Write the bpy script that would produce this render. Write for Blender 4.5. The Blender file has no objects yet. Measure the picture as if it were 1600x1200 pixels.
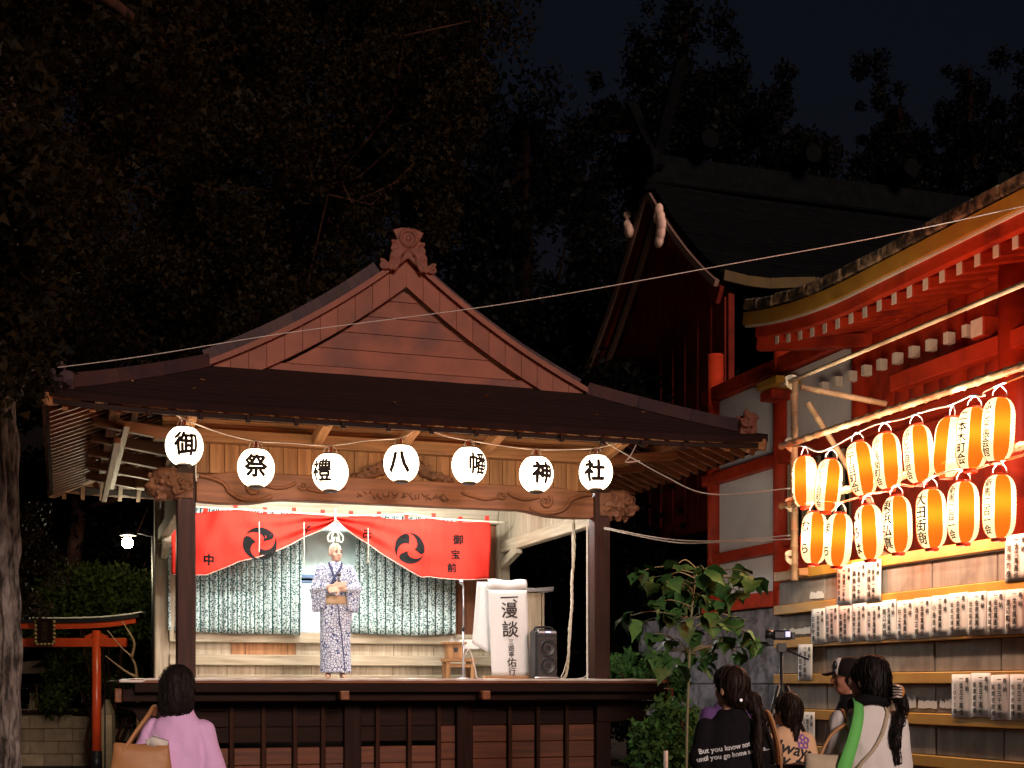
import bpy, bmesh, math, random
import numpy as np
from mathutils import Vector, Matrix, Euler, noise
from mathutils.bvhtree import BVHTree
R = math.radians
random.seed(7)
rng = np.random.default_rng(11)
scene = bpy.context.scene
COL = scene.collection; PEND = []

# ------------------------------------------------------------------ camera, sky, light, exposure
EYE, FPX, HOR = 1.5, 2100.0, 1070.0            # eye height (m), focal length and horizon row for a 1600 x 1200 frame
cam_d = bpy.data.cameras.new('camera')
cam_d.sensor_width = 36.0
cam_d.lens = 36.0 * FPX / 1600.0
cam_d.shift_y = (HOR - 600.0) / 1600.0         # level camera with rise, verticals stay vertical
cam_d.clip_end = 2000.0
cam = bpy.data.objects.new('camera', cam_d); COL.objects.link(cam)
cam.location = (0, 0, EYE); cam.rotation_euler = (R(90), 0, 0)
scene.camera = cam

SUN_EL, SUN_AZ = 16.0, 160.0                    # warm glow of the festival ground, from behind the viewer
world = bpy.data.worlds.new('World'); scene.world = world; world.use_nodes = True
wn = world.node_tree; wn.nodes.clear()
sky = wn.nodes.new('ShaderNodeTexSky'); sky.sky_type = 'NISHITA'; sky.sun_disc = False
sky.sun_elevation = R(-2.6); sky.sun_rotation = R(SUN_AZ); sky.altitude = 0; sky.air_density = 1.0
sky.dust_density = 2.0; sky.ozone_density = 1.7
bg = wn.nodes.new('ShaderNodeBackground'); bg.inputs['Strength'].default_value = 0.09
wo = wn.nodes.new('ShaderNodeOutputWorld')
wn.links.new(sky.outputs['Color'], bg.inputs['Color']); wn.links.new(bg.outputs['Background'], wo.inputs['Surface'])

sun_d = bpy.data.lights.new('sun', 'SUN'); sun_d.energy = 2.3; sun_d.angle = R(14); sun_d.color = (1.0, 0.76, 0.66)
sun = bpy.data.objects.new('sun', sun_d); COL.objects.link(sun)
az = R(SUN_AZ)
sdir = Vector((math.sin(az) * math.cos(R(SUN_EL)), math.cos(az) * math.cos(R(SUN_EL)), math.sin(R(SUN_EL))))
sun.rotation_euler = sdir.to_track_quat('Z', 'Y').to_euler()
sun.location = sdir * 30

scene.view_settings.view_transform = 'Standard'
scene.view_settings.look = 'None'
scene.view_settings.exposure = 0.0
scene.view_settings.gamma = 1.0
scene.view_settings.use_curve_mapping = False
scene.render.engine = 'CYCLES'
scene.cycles.use_denoising = True
scene.cycles.max_bounces = 5
scene.cycles.diffuse_bounces = 2
scene.cycles.adaptive_threshold = 0.02
scene.cycles.sample_clamp_indirect = 4.0
scene.cycles.use_light_tree = True

# ------------------------------------------------------------------ frames of reference
ANG = R(18.5)
U = Vector((math.cos(ANG), math.sin(ANG), 0)); V = Vector((-math.sin(ANG), math.cos(ANG), 0))
ST0 = Vector((-3.643, 15.0, 0)); SH0 = Vector((2.681, 13.5, 0))
def ST(x, y, z=0.0): return ST0 + U * x + V * y + Vector((0, 0, z))        # stage: x right along its front, y back
def SH(i, s, z=0.0): return SH0 + U * i - V * s + Vector((0, 0, z))        # shrine wall: i inward, s towards the viewer
def AT(px, py, Y): return Vector(((px - 800) / FPX * Y, Y, EYE + (HOR - py) / FPX * Y))
def s_of(px, i):                                  # where on the shrine plane i a direction lies
    k = (px - 800) / FPX; b = SH0 + U * i
    return (k * b.y - b.x) / (-V.x + k * V.y)
def z_of(py, p): return EYE + (HOR - py) / FPX * p.y
def x_of(px, y):                                  # same along the stage's planes
    k = (px - 800) / FPX; b = ST0 + V * y
    return (k * b.y - b.x) / (U.x - k * U.y)

# ------------------------------------------------------------------ mesh helpers
class MB:
    def __init__(s): s.v = []; s.f = []; s.m = []
    def add(s, verts, faces, mi=0):
        o = len(s.v); s.v.extend([tuple(p) for p in verts]); s.f.extend([tuple(i + o for i in f) for f in faces]); s.m.extend([mi] * len(faces)); return s
    def box(s, c, d, M=None, mi=0):
        hx, hy, hz = d[0] / 2, d[1] / 2, d[2] / 2
        P = [Vector((x, y, z)) for x in (-hx, hx) for y in (-hy, hy) for z in (-hz, hz)]
        if M is not None: P = [M @ p for p in P]
        c = Vector(c)
        return s.add([p + c for p in P], [(0, 1, 3, 2), (4, 6, 7, 5), (0, 4, 5, 1), (2, 3, 7, 6), (0, 2, 6, 4), (1, 5, 7, 3)], mi)
    def span(s, a, b, mi=0):                       # box from corner to corner
        a = Vector(a); b = Vector(b); d = b - a
        return s.box((a + b) / 2, (abs(d.x), abs(d.y), abs(d.z)), None, mi)
    def bar(s, p0, p1, w, h, up=(0, 0, 1), mi=0):
        p0 = Vector(p0); p1 = Vector(p1); d = (p1 - p0); L = d.length; x = d.normalized()
        up = Vector(up); y = up.cross(x)
        if y.length < 1e-5: y = Vector((0, 1, 0)).cross(x)
        y.normalize(); z = x.cross(y)
        M = Matrix((x, y, z)).transposed()
        return s.box((p0 + p1) / 2, (L, w, h), M, mi)
    def tube(s, pts, r, n=8, cap=True, mi=0, closed=False):
        pts = [Vector(p) for p in pts]; N = len(pts)
        rr = list(r) if hasattr(r, '__len__') else [r] * N
        t0 = (pts[1] - pts[0]).normalized()
        a = Vector((0, 0, 1)) if abs(t0.z) < 0.9 else Vector((1, 0, 0))
        nrm = t0.cross(a).normalized(); vs = []
        for k in range(N):
            t = (pts[min(k + 1, N - 1)] - pts[max(k - 1, 0)])
            if t.length < 1e-9: t = t0
            t = t.normalized(); nrm = (nrm - t * nrm.dot(t))
            nrm = nrm.normalized() if nrm.length > 1e-6 else t.orthogonal().normalized()
            b = t.cross(nrm)
            for j in range(n):
                an = 2 * math.pi * j / n; vs.append(pts[k] + (nrm * math.cos(an) + b * math.sin(an)) * rr[k])
        fs = [(k * n + j, k * n + (j + 1) % n, (k + 1) * n + (j + 1) % n, (k + 1) * n + j) for k in range(N - 1) for j in range(n)]
        if cap: fs += [tuple(range(n))[::-1], tuple((N - 1) * n + j for j in range(n))]
        return s.add(vs, fs, mi)
    def lathe(s, prof, n=24, c=(0, 0, 0), mi=0, sect=None, cap=True):
        c = Vector(c); o = len(s.v); N = len(prof)
        vs = [c + Vector((r * math.cos(2 * math.pi * j / n), r * math.sin(2 * math.pi * j / n), z)) for r, z in prof for j in range(n)]
        s.add(vs, [], mi)
        for k in range(N - 1):
            for j in range(n):
                s.f.append((o + k * n + j, o + k * n + (j + 1) % n, o + (k + 1) * n + (j + 1) % n, o + (k + 1) * n + j)); s.m.append(sect(j) if sect else mi)
        if cap:
            s.f.append(tuple(o + j for j in range(n))[::-1]); s.m.append(mi); s.f.append(tuple(o + (N - 1) * n + j for j in range(n))); s.m.append(mi)
        return s
    def prism(s, poly, fn, t0, t1, mi=0):          # polygon (a,b) swept from t0 to t1, fn(a,b,t) -> point
        n = len(poly)
        vs = [fn(a, b, t0) for a, b in poly] + [fn(a, b, t1) for a, b in poly]
        fs = [tuple(range(n))[::-1], tuple(range(n, 2 * n))] + [(j, (j + 1) % n, n + (j + 1) % n, n + j) for j in range(n)]
        return s.add(vs, fs, mi)
    def grid(s, fn, nu, nv, mi=0, closed_u=False):
        vs = [fn(i / nu, j / nv) for i in range(nu + 1) for j in range(nv + 1)]
        fs = [(i * (nv + 1) + j, (i + 1) * (nv + 1) + j, (i + 1) * (nv + 1) + j + 1, i * (nv + 1) + j + 1) for i in range(nu) for j in range(nv)]
        return s.add(vs, fs, mi)
    def ball(s, c, r, M=None, n=12, m=8, mi=0):
        c = Vector(c); r = r if hasattr(r, '__len__') else (r, r, r); vs = []
        for i in range(m + 1):
            th = math.pi * i / m
            for j in range(n):
                ph = 2 * math.pi * j / n
                p = Vector((r[0] * math.sin(th) * math.cos(ph), r[1] * math.sin(th) * math.sin(ph), r[2] * math.cos(th)))
                vs.append(c + (M @ p if M is not None else p))
        fs = [(i * n + j, (i + 1) * n + j, (i + 1) * n + (j + 1) % n, i * n + (j + 1) % n) for i in range(m) for j in range(n)]
        return s.add(vs, fs, mi)
    def cap(s, p0, r0, p1, r1, n=12):              # closed tapered capsule
        p0 = Vector(p0); p1 = Vector(p1); d = (p1 - p0); L = max(d.length, 1e-4); x = d.normalized()
        pts = []; rad = []
        for k in range(5):
            a = math.pi / 2 * (1 - k / 4); pts.append(p0 - x * r0 * math.sin(a)); rad.append(max(r0 * math.cos(a), 1e-4))
        for k in range(5):
            a = math.pi / 2 * (k / 4); pts.append(p1 + x * r1 * math.sin(a)); rad.append(max(r1 * math.cos(a), 1e-4))
        return s.tube(pts, rad, n)
    def build(s, name, mats, parent=None, smooth=False, bevel=0.0, loc=None, rotz=None, fix=True):
        me = bpy.data.meshes.new(name)
        me.from_pydata(s.v, [], s.f)
        mats = mats if isinstance(mats, (list, tuple)) else [mats]
        for m in mats: me.materials.append(m)
        if len(mats) > 1: me.polygons.foreach_set('material_index', s.m)
        if fix or bevel:
            bm = bmesh.new(); bm.from_mesh(me)
            if bevel: bmesh.ops.bevel(bm, geom=[e for e in bm.edges], offset=bevel, segments=1, affect='EDGES', clamp_overlap=True)
            bmesh.ops.recalc_face_normals(bm, faces=bm.faces); bm.to_mesh(me); bm.free()
        if smooth: me.polygons.foreach_set('use_smooth', [True] * len(me.polygons))
        me.update()
        return link(name, me, parent, loc, rotz)

def link(name, me, parent=None, loc=None, rotz=None):
    o = bpy.data.objects.new(name, me); PEND.append(o)
    if parent is not None: o.parent = parent
    if loc is not None: o.location = loc
    if rotz is not None: o.rotation_euler = (0, 0, rotz)
    return o
def tag(o, label=None, cat=None, group=None, kind=None):
    if label: o['label'] = label
    if cat: o['category'] = cat
    if group: o['group'] = group
    if kind: o['kind'] = kind
    return o
def thing(name, label, cat, loc=(0, 0, 0), rotz=0.0, group=None):
    o = bpy.data.objects.new(name, None); PEND.append(o); o.empty_display_size = 0.2
    o.location = loc; o.rotation_euler = (0, 0, rotz)
    return tag(o, label, cat, group)
_bx = {}
def block(name, c, d, mat, parent, bevel=0.006, rot=None):   # a box piece; alike boxes share one mesh
    key = (tuple(round(x, 3) for x in d), mat.name, bevel)
    if key not in _bx:
        o = MB().box((0, 0, 0), d).build(name, mat, parent, bevel=bevel); _bx[key] = o.data
    else: o = link(name, _bx[key], parent)
    o.location = c
    if rot: o.rotation_euler = rot
    return o
def smooth_pts(pts, k=6):                          # Catmull-Rom through points
    pts = [Vector(p) for p in pts]; out = []
    for i in range(len(pts) - 1):
        p0 = pts[max(i - 1, 0)]; p1 = pts[i]; p2 = pts[i + 1]; p3 = pts[min(i + 2, len(pts) - 1)]
        for j in range(k):
            t = j / k; out.append(0.5 * ((2 * p1) + (p2 - p0) * t + (2 * p0 - 5 * p1 + 4 * p2 - p3) * t * t + (3 * p1 - p0 - 3 * p2 + p3) * t ** 3))
    out.append(pts[-1]); return out
def sag(a, b, d, n=12):
    a = Vector(a); b = Vector(b)
    return [a.lerp(b, k / n) + Vector((0, 0, -d * 4 * (k / n) * (1 - k / n))) for k in range(n + 1)]

# lettering: the outlines of each character as flat faces (x right, y up, one em square centred on 0)
_tc = bpy.data.curves.new('lettering', 'FONT'); _tc.resolution_u = 3
_to = bpy.data.objects.new('lettering', _tc); COL.objects.link(_to)
_gl = {}
def stamps(fat): return [(0, 0)] if fat < .008 else ([(fat, fat * .5), (-fat, -fat * .5), (fat * .5, -fat), (-fat * .5, fat)] if fat < .03 else [(fat * math.cos(a), fat * math.sin(a)) for a in (.2, .98, 1.77, 2.55, 3.34, 4.12, 4.91, 5.69)])
def glyph(ch, word=False):
    k = (ch, word)
    if k not in _gl:
        _tc.body = ch; bpy.context.view_layer.update()
        ev = _to.evaluated_get(bpy.context.evaluated_depsgraph_get()); m = ev.to_mesh()
        bm = bmesh.new(); bm.from_mesh(m); bmesh.ops.remove_doubles(bm, verts=bm.verts, dist=1e-4)
        bmesh.ops.triangulate(bm, faces=bm.faces)
        vs = [(v.co.x, v.co.y) for v in bm.verts]; fs = [tuple(v.index for v in f.verts) for f in bm.faces]; bm.free(); ev.to_mesh_clear()
        if word:
            cx = (min(v[0] for v in vs) + max(v[0] for v in vs)) / 2; cy = 0.33
        else: cx, cy = (0.5, 0.38) if ord(ch[0]) > 0x2000 else ((min(v[0] for v in vs) + max(v[0] for v in vs)) / 2, 0.35)
        _gl[k] = ([(x - cx, y - cy) for x, y in vs], fs)
    return _gl[k]
def write(mb, ch, cx, cy, size, fn, fat=0.02, word=False, sx=1.0, mi=0, slant=0.0):
    vs, fs = glyph(ch, word)
    for dx, dy in stamps(fat): mb.add([fn(cx + (x + dx + slant * y) * size * sx, cy + (y + dy) * size) for x, y in vs], fs, mi)

# ------------------------------------------------------------------ materials
def nodes(name):
    m = bpy.data.materials.new(name); m.use_nodes = True; nt = m.node_tree
    return m, nt, nt.nodes['Principled BSDF'], nt.nodes['Material Output']
def N(nt, t, **kw):
    n = nt.nodes.new(t)
    for k, v in kw.items():
        if k in n.inputs: n.inputs[k].default_value = v
        else: setattr(n, k, v)
    return n
def ramp(nt, a, b, p0=0.3, p1=0.7, mid=None):
    r = nt.nodes.new('ShaderNodeValToRGB'); e = r.color_ramp.elements
    e[0].position = p0; e[0].color = (*a, 1); e[1].position = p1; e[1].color = (*b, 1)
    if mid: x = e.new((p0 + p1) / 2); x.color = (*mid, 1)
    return r
def pm(name, a, b=None, rough=0.7, scale=(4, 4, 4), bump=0.2, vary=0.0, spec=0.3, detail=7, metal=0.0, fine=None, dirt=None, p=(0.3, 0.7), bdist=0.01, coat=0.0):
    m, nt, bs, out = nodes(name); L = nt.links.new
    b = b or tuple(x * 0.7 for x in a)
    tc = N(nt, 'ShaderNodeTexCoord'); mp = N(nt, 'ShaderNodeMapping'); mp.inputs['Scale'].default_value = scale
    L(tc.outputs['Object'], mp.inputs['Vector'])
    vec = mp.outputs['Vector']
    if vary:
        oi = N(nt, 'ShaderNodeObjectInfo'); ad = N(nt, 'ShaderNodeVectorMath', operation='ADD'); sc_ = N(nt, 'ShaderNodeVectorMath', operation='SCALE')
        cx = N(nt, 'ShaderNodeCombineXYZ')
        for s_ in 'XYZ': L(oi.outputs['Random'], cx.inputs[s_])
        L(cx.outputs[0], sc_.inputs[0]); sc_.inputs['Scale'].default_value = 37.0
        L(vec, ad.inputs[0]); L(sc_.outputs[0], ad.inputs[1]); vec = ad.outputs[0]
    nz = N(nt, 'ShaderNodeTexNoise'); nz.inputs['Scale'].default_value = 1.0; nz.inputs['Detail'].default_value = detail; nz.inputs['Roughness'].default_value = 0.62
    L(vec, nz.inputs['Vector'])
    rp = ramp(nt, a, b, *p); L(nz.outputs['Fac'], rp.inputs['Fac']); colr = rp.outputs['Color']
    if dirt:
        n2 = N(nt, 'ShaderNodeTexNoise'); n2.inputs['Scale'].default_value = dirt[1]; n2.inputs['Detail'].default_value = 5
        L(tc.outputs['Object'], n2.inputs['Vector'])
        r2 = ramp(nt, (0, 0, 0), (1, 1, 1), dirt[2], dirt[2] + 0.15); L(n2.outputs['Fac'], r2.inputs['Fac'])
        mx = N(nt, 'ShaderNodeMix', data_type='RGBA'); L(r2.outputs['Color'], mx.inputs[0]); L(colr, mx.inputs[6]); mx.inputs[7].default_value = (*dirt[0], 1); colr = mx.outputs[2]
    if vary:
        hs = N(nt, 'ShaderNodeHueSaturation'); mr = N(nt, 'ShaderNodeMapRange'); mr.inputs['To Min'].default_value = 1 - vary; mr.inputs['To Max'].default_value = 1 + vary
        L(oi.outputs['Random'], mr.inputs['Value']); L(mr.outputs[0], hs.inputs['Value']); L(colr, hs.inputs['Color']); colr = hs.outputs['Color']
    L(colr, bs.inputs['Base Color'])
    bs.inputs['Roughness'].default_value = rough; bs.inputs['Specular IOR Level'].default_value = spec; bs.inputs['Metallic'].default_value = metal
    if coat: bs.inputs['Coat Weight'].default_value = coat
    if bump:
        src = nz.outputs['Fac']
        if fine:
            n3 = N(nt, 'ShaderNodeTexNoise'); n3.inputs['Scale'].default_value = fine; n3.inputs['Detail'].default_value = 4; L(tc.outputs['Object'], n3.inputs['Vector']); src = n3.outputs['Fac']
        bp = N(nt, 'ShaderNodeBump'); bp.inputs['Strength'].default_value = bump; bp.inputs['Distance'].default_value = bdist
        L(src, bp.inputs['Height']); L(bp.outputs['Normal'], bs.inputs['Normal'])
    return m
def wood(name, a, b, ax='x', rough=0.55, vary=0.12, bump=0.25, spec=0.3, f=22):
    sc_ = {'x': (1.3, f, f), 'y': (f, 1.3, f), 'z': (f, f, 1.3)}[ax]
    return pm(name, a, b, rough, sc_, bump, vary, spec, 9, p=(0.32, 0.68), bdist=0.006)
def glow(name, c, k, base=(0.8, 0.75, 0.65), trans=0.0):
    m, nt, bs, out = nodes(name)
    bs.inputs['Base Color'].default_value = (*base, 1); bs.inputs['Roughness'].default_value = 0.8
    bs.inputs['Emission Color'].default_value = (*c, 1); bs.inputs['Emission Strength'].default_value = k
    if trans:
        t = N(nt, 'ShaderNodeBsdfTranslucent'); t.inputs['Color'].default_value = (*[min(1, x) * trans for x in base], 1); ad = N(nt, 'ShaderNodeAddShader')
        nt.links.new(bs.outputs[0], ad.inputs[0]); nt.links.new(t.outputs[0], ad.inputs[1]); nt.links.new(ad.outputs[0], out.inputs['Surface'])
    return m
def plain(name, c, rough=0.5, metal=0.0, spec=0.4):
    return pm(name, c, tuple(x * 0.86 for x in c), rough, (9, 9, 9), 0.05, 0, spec, 4, metal)

M = {}
for ax in 'xyz':
    M['dark' + ax] = wood('dark_stained_timber_' + ax, (0.022, 0.0085, 0.0055), (0.009, 0.004, 0.003), ax, 0.65, spec=0.1)
    M['brown' + ax] = wood('brown_timber_' + ax, (0.23, 0.086, 0.034), (0.11, 0.038, 0.015), ax, 0.55)
    M['warm' + ax] = wood('honey_timber_' + ax, (0.40, 0.19, 0.078), (0.20, 0.086, 0.034), ax, 0.6)
    M['grey' + ax] = wood('weathered_timber_' + ax, (0.42, 0.35, 0.25), (0.22, 0.17, 0.11), ax, 0.75)
    M['red' + ax] = pm('vermilion_painted_timber_' + ax, (0.52, 0.046, 0.012), (0.34, 0.026, 0.009), 0.5, (4, 4, 4), 0.15, 0.12, 0.3, dirt=((0.20, 0.016, 0.008), 2.1, 0.53))
M['post'] = wood('post_timber', (0.050, 0.017, 0.010), (0.019, 0.007, 0.005), 'z', 0.5, spec=0.15)
M['skirt'] = wood('reddish_skirt_boards', (0.135, 0.042, 0.015), (0.055, 0.017, 0.007), 'x', 0.6)
M['copper'] = pm('old_copper_sheet', (0.205, 0.058, 0.026), (0.12, 0.034, 0.018), 0.65, (3, 3, 3), 0.12, 0.10, 0.4, dirt=((0.085, 0.028, 0.019), 1.3, 0.54))
M['roof'] = pm('dark_roof_shingles', (0.018, 0.0052, 0.0035), (0.009, 0.003, 0.0024), 0.9, (6, 14, 6), 0.35, 0.16, 0.2)
M['ridge'] = pm('ridge_copper', (0.055, 0.022, 0.018), (0.024, 0.014, 0.02), 0.7, (3, 3, 3), 0.15, 0.28, 0.3)
M['carve'] = pm('carved_wood', (0.19, 0.078, 0.036), (0.08, 0.033, 0.017), 0.65, (16, 16, 16), 0.3, 0.0, 0.3)
M['tile'] = pm('dark_roof_tile', (0.006, 0.0062, 0.0064), (0.003, 0.0032, 0.0035), 0.95, (5, 5, 5), 0.2, 0.15, 0.0)
M['capstone'] = pm('weathered_eave_tile', (0.30, 0.21, 0.13), (0.035, 0.028, 0.024), 0.8, (7, 7, 7), 0.4, 0.1, 0.2, p=(0.38, 0.55))
M['ochre'] = pm('ochre_painted_timber', (0.52, 0.29, 0.045), (0.40, 0.20, 0.03), 0.5, (3, 3, 3), 0.1, 0.06, 0.35, dirt=((0.30, 0.16, 0.04), 3.0, 0.6))
M['plaster'] = pm('white_plaster', (0.80, 0.79, 0.82), (0.70, 0.69, 0.73), 0.85, (2, 2, 2), 0.1, 0, 0.2)
M['white'] = pm('white_paint', (0.76, 0.72, 0.66), (0.62, 0.57, 0.5), 0.6, (8, 8, 8), 0.05)
M['concrete'] = pm('grey_concrete_panel', (0.30, 0.285, 0.27), (0.16, 0.15, 0.145), 0.85, (2.2, 2.2, 3.0), 0.25, 0.16, 0.2, 9, dirt=((0.12, 0.105, 0.10), 3.0, 0.57))
M['granite'] = pm('dark_stone_base', (0.21, 0.19, 0.21), (0.085, 0.08, 0.09), 0.8, (5, 5, 5), 0.3, 0.15, 0.2, 9, p=(0.42, 0.58))
M['bark'] = pm('grey_bark', (0.25, 0.215, 0.195), (0.03, 0.024, 0.022), 0.9, (15, 15, 4.5), 0.9, 0, 0.1, 9, p=(0.36, 0.6), bdist=0.04)
M['bark2'] = pm('reddish_bark', (0.065, 0.026, 0.015), (0.02, 0.009, 0.006), 0.9, (9, 9, 2), 0.8, 0, 0.1, 8, bdist=0.03)
M['paper'] = pm('white_paper', (0.75, 0.74, 0.74), (0.69, 0.68, 0.68), 0.9, (2, 2, 2), 0.15, 0.05, 0.1)
M['ink'] = plain('black_ink', (0.018, 0.016, 0.018), 0.7)
M['black'] = plain('black_plastic', (0.014, 0.014, 0.016), 0.4)
M['bamboo'] = pm('bamboo_pole', (0.36, 0.24, 0.13), (0.25, 0.155, 0.08), 0.5, (3, 3, 3), 0.1, 0.1, 0.4)
M['wire'] = plain('white_cable', (0.62, 0.52, 0.46), 0.5)
M['steel'] = pm('chrome_steel', (0.65, 0.65, 0.68), (0.5, 0.5, 0.55), 0.3, (5, 5, 5), 0.0, 0, 0.5, metal=0.9)
M['rope'] = pm('pale_rope', (0.72, 0.66, 0.5), (0.5, 0.45, 0.33), 0.9, (30, 30, 30), 0.4)
M['ground'] = pm('packed_earth_and_gravel', (0.13, 0.11, 0.09), (0.06, 0.052, 0.045), 0.95, (1.2, 1.2, 1.2), 0.5, 0, 0.1, 12, fine=60)
# ------------------------------------------------------------------ moulded shapes
def remesh(mb, name, mat, parent=None, voxel=0.012, smooth=4, disp=None, loc=None, rotz=None):
    me = bpy.data.meshes.new(name); me.from_pydata(mb.v, [], mb.f)
    bm = bmesh.new(); bm.from_mesh(me); bmesh.ops.recalc_face_normals(bm, faces=bm.faces); bm.to_mesh(me); bm.free()
    t = bpy.data.objects.new(name, me); COL.objects.link(t)
    md = t.modifiers.new('r', 'REMESH'); md.mode = 'VOXEL'; md.voxel_size = voxel
    if smooth: sm = t.modifiers.new('s', 'SMOOTH'); sm.factor = 0.5; sm.iterations = smooth
    dg = bpy.context.evaluated_depsgraph_get(); dg.update()
    m2 = bpy.data.meshes.new_from_object(t.evaluated_get(dg)); m2.name = name
    bpy.data.objects.remove(t); bpy.data.meshes.remove(me)
    if disp:
        nv = len(m2.vertices); co = np.empty(nv * 3, np.float32); no = np.empty(nv * 3, np.float32)
        m2.vertices.foreach_get('co', co); m2.vertices.foreach_get('normal', no); c3 = co.reshape(-1, 3)
        dd = np.array([disp(Vector(p)) for p in c3], np.float32); m2.vertices.foreach_set('co', (c3 + no.reshape(-1, 3) * dd[:, None]).astype(np.float32).ravel())
    m2.polygons.foreach_set('use_smooth', [True] * len(m2.polygons))
    m2.materials.clear(); m2.materials.append(mat); m2.update()
    return link(name, m2, parent, loc, rotz)
def spiral(mb, c, r0, turns, rad, ax, ay, n=22, flip=1, start=0.0):
    c = Vector(c); ax = Vector(ax); ay = Vector(ay); pts = []; rr = []
    for k in range(n + 1):
        t = k / n; r = r0 * (1 - 0.88 * t); a = start + flip * turns * 2 * math.pi * t
        pts.append(c + ax * (r * math.cos(a)) + ay * (r * math.sin(a))); rr.append(rad * (1 - 0.45 * t))
    mb.tube(pts, rr, 6)

# ------------------------------------------------------------------ ground
g = MB(); 
g.add([(-400, -300, 0), (400, -300, 0), (400, 700, 0), (-400, 700, 0)], [(0, 1, 2, 3)])
tag(g.build('ground', M['ground']), 'packed earth and gravel of the shrine precinct', kind='structure')

# ------------------------------------------------------------------ stage hall
W, D, ZF = 4.98, 3.87, 1.557
stage = thing('stage_hall', 'open wooden shrine stage with gabled copper roof and round lanterns', 'stage', ST(0, 0, 0), ANG)
CX = W / 2; HALF = W / 2 + 1.5
_k = [(0, 6.47), (.78, 5.88), (1.55, 5.41), (2.25, 5.06), (2.57, 4.92), (3.2, 4.66), (3.99, 4.34)]
_pf = np.polyfit([a for a, b in _k], [b for a, b in _k], 4)
def zr(d): return float(np.polyval(_pf, d))
def lift(x, y):                                   # slight upturn of the eave corners
    a = max(0, abs(x - CX) / HALF) ; b = abs(y - D / 2) / (D / 2 + 1.5)
    return 0.06 * (a * b) ** 7
# posts
for (x, y) in ((0, 0), (W, 0)):
    block('post', (x, y, 1.99), (0.205, 0.205, 3.98), M['post'], stage, 0.012)
for (x, y) in ((0, D), (W, D)):
    block('post', (x, y, 2.1), (0.19, 0.19, 4.2), M['greyz'], stage, 0.012)
# base: floor boards, edge beams, skirt
nb = 22; fw = (W + 1.2) / nb
for k in range(nb):
    block('floor_board', (-0.6 + fw * (k + 0.5), (D + 0.6 - 0.6) / 2, ZF - 0.0175), (fw - 0.004, D + 1.2, 0.035), M['greyy'], stage, 0.003)
block('floor_edge', (CX, -0.585, ZF - 0.089), (W + 1.16, 0.07, 0.103), M['darkx'], stage, 0.008)
block('floor_nosing', (CX, -0.612, ZF - 0.018), (W + 1.24, 0.022, 0.042), M['brownx'], stage, 0.006)
block('edge_girder', (CX, -0.42, ZF - 0.17), (W + 1.4, 0.14, 0.14), M['darkx'], stage, 0.01)
for x in (-0.74, W + 0.74):
    block('beam_end', (x, -0.42, ZF - 0.17), (0.07, 0.15, 0.15), M['browny'], stage, 0.008)
for x in (x_of(537, -0.66), x_of(757, -0.66)):
    block('beam_end', (x, -0.64, ZF - 0.175), (0.10, 0.20, 0.10), M['browny'], stage, 0.01)
for x, y in ((0, 0), (W, 0), (x_of(548, 0), 0), (x_of(725, -0.1), -0.02)):
    block('skirt_post', (x, y - 0.05, 0.69), (0.2, 0.16, 1.38), M['darkz'], stage, 0.01)
M['battenz'] = wood('batten_timber', (0.045, 0.018, 0.010), (0.018, 0.007, 0.004), 'z', 0.7, spec=0.1)
bat = [x_of(p, -0.1) for p in (362, 412, 461, 505, 590, 640, 686)] + [x_of(p, -0.1) for p in (797, 841, 886)]
for x in bat:
    block('batten', (x, -0.085, 0.69), (0.05, 0.05, 1.38), M['battenz'], stage, 0.006)
edges = sorted(bat + [0.0, W, x_of(548, 0), x_of(725, -0.1)])
for a, b in zip(edges[:-1], edges[1:]):
    xc, ww = (a + b) / 2, b - a - 0.03
    top = 1.02 if xc > 2.95 else 0.79
    z = 1.38
    while z - 0.18 > top - 0.02:
        block('skirt_board', (xc, -0.03, z - 0.09), (ww, 0.03, 0.174), M['darkx'], stage, 0.006); z -= 0.18
    z = top; j = 0
    while z > 0.1:
        h = min(0.2, z - 0.02); block('lower_skirt_board', (xc, -0.045, z - h / 2), (ww - 0.035, 0.03, h - 0.006), M['skirt'], stage, 0.006); z -= 0.2
# right-hand bracket below the floor
br = MB(); pol = [(0, 0), (1.0, 0), (0.97, -0.05), (0.78, -0.10), (0.72, -0.2), (0.6, -0.24), (0.3, -0.26), (0, -0.26)]
br.prism(pol, lambda a, b, t: Vector((W - 0.1 + a * 0.85, t, ZF - 0.25 + b)), -0.16, -0.04)
br.build('floor_bracket', M['darkx'], stage, bevel=0.008)
block('support_post', (W + 0.42, -0.1, 0.66), (0.16, 0.12, 1.0), M['darkz'], stage, 0.01)
bl = MB(); bl.prism([(-a, b) for a, b in pol], lambda a, b, t: Vector((0.1 + a * 0.85, t, ZF - 0.25 + b)), -0.16, -0.04)
bl.build('floor_bracket', M['darkx'], stage, bevel=0.008)
block('support_post', (-0.42, -0.1, 0.66), (0.16, 0.12, 1.0), M['darkz'], stage, 0.01)
# side skirts (dark, mostly unseen)
for x in (0.0, W):
    for k in range(8): block('side_skirt_board', (x, D * (k + 0.5) / 8, 0.7), (0.03, D / 8 - 0.012, 1.4), M['darkz'], stage, 0.005)

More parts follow.
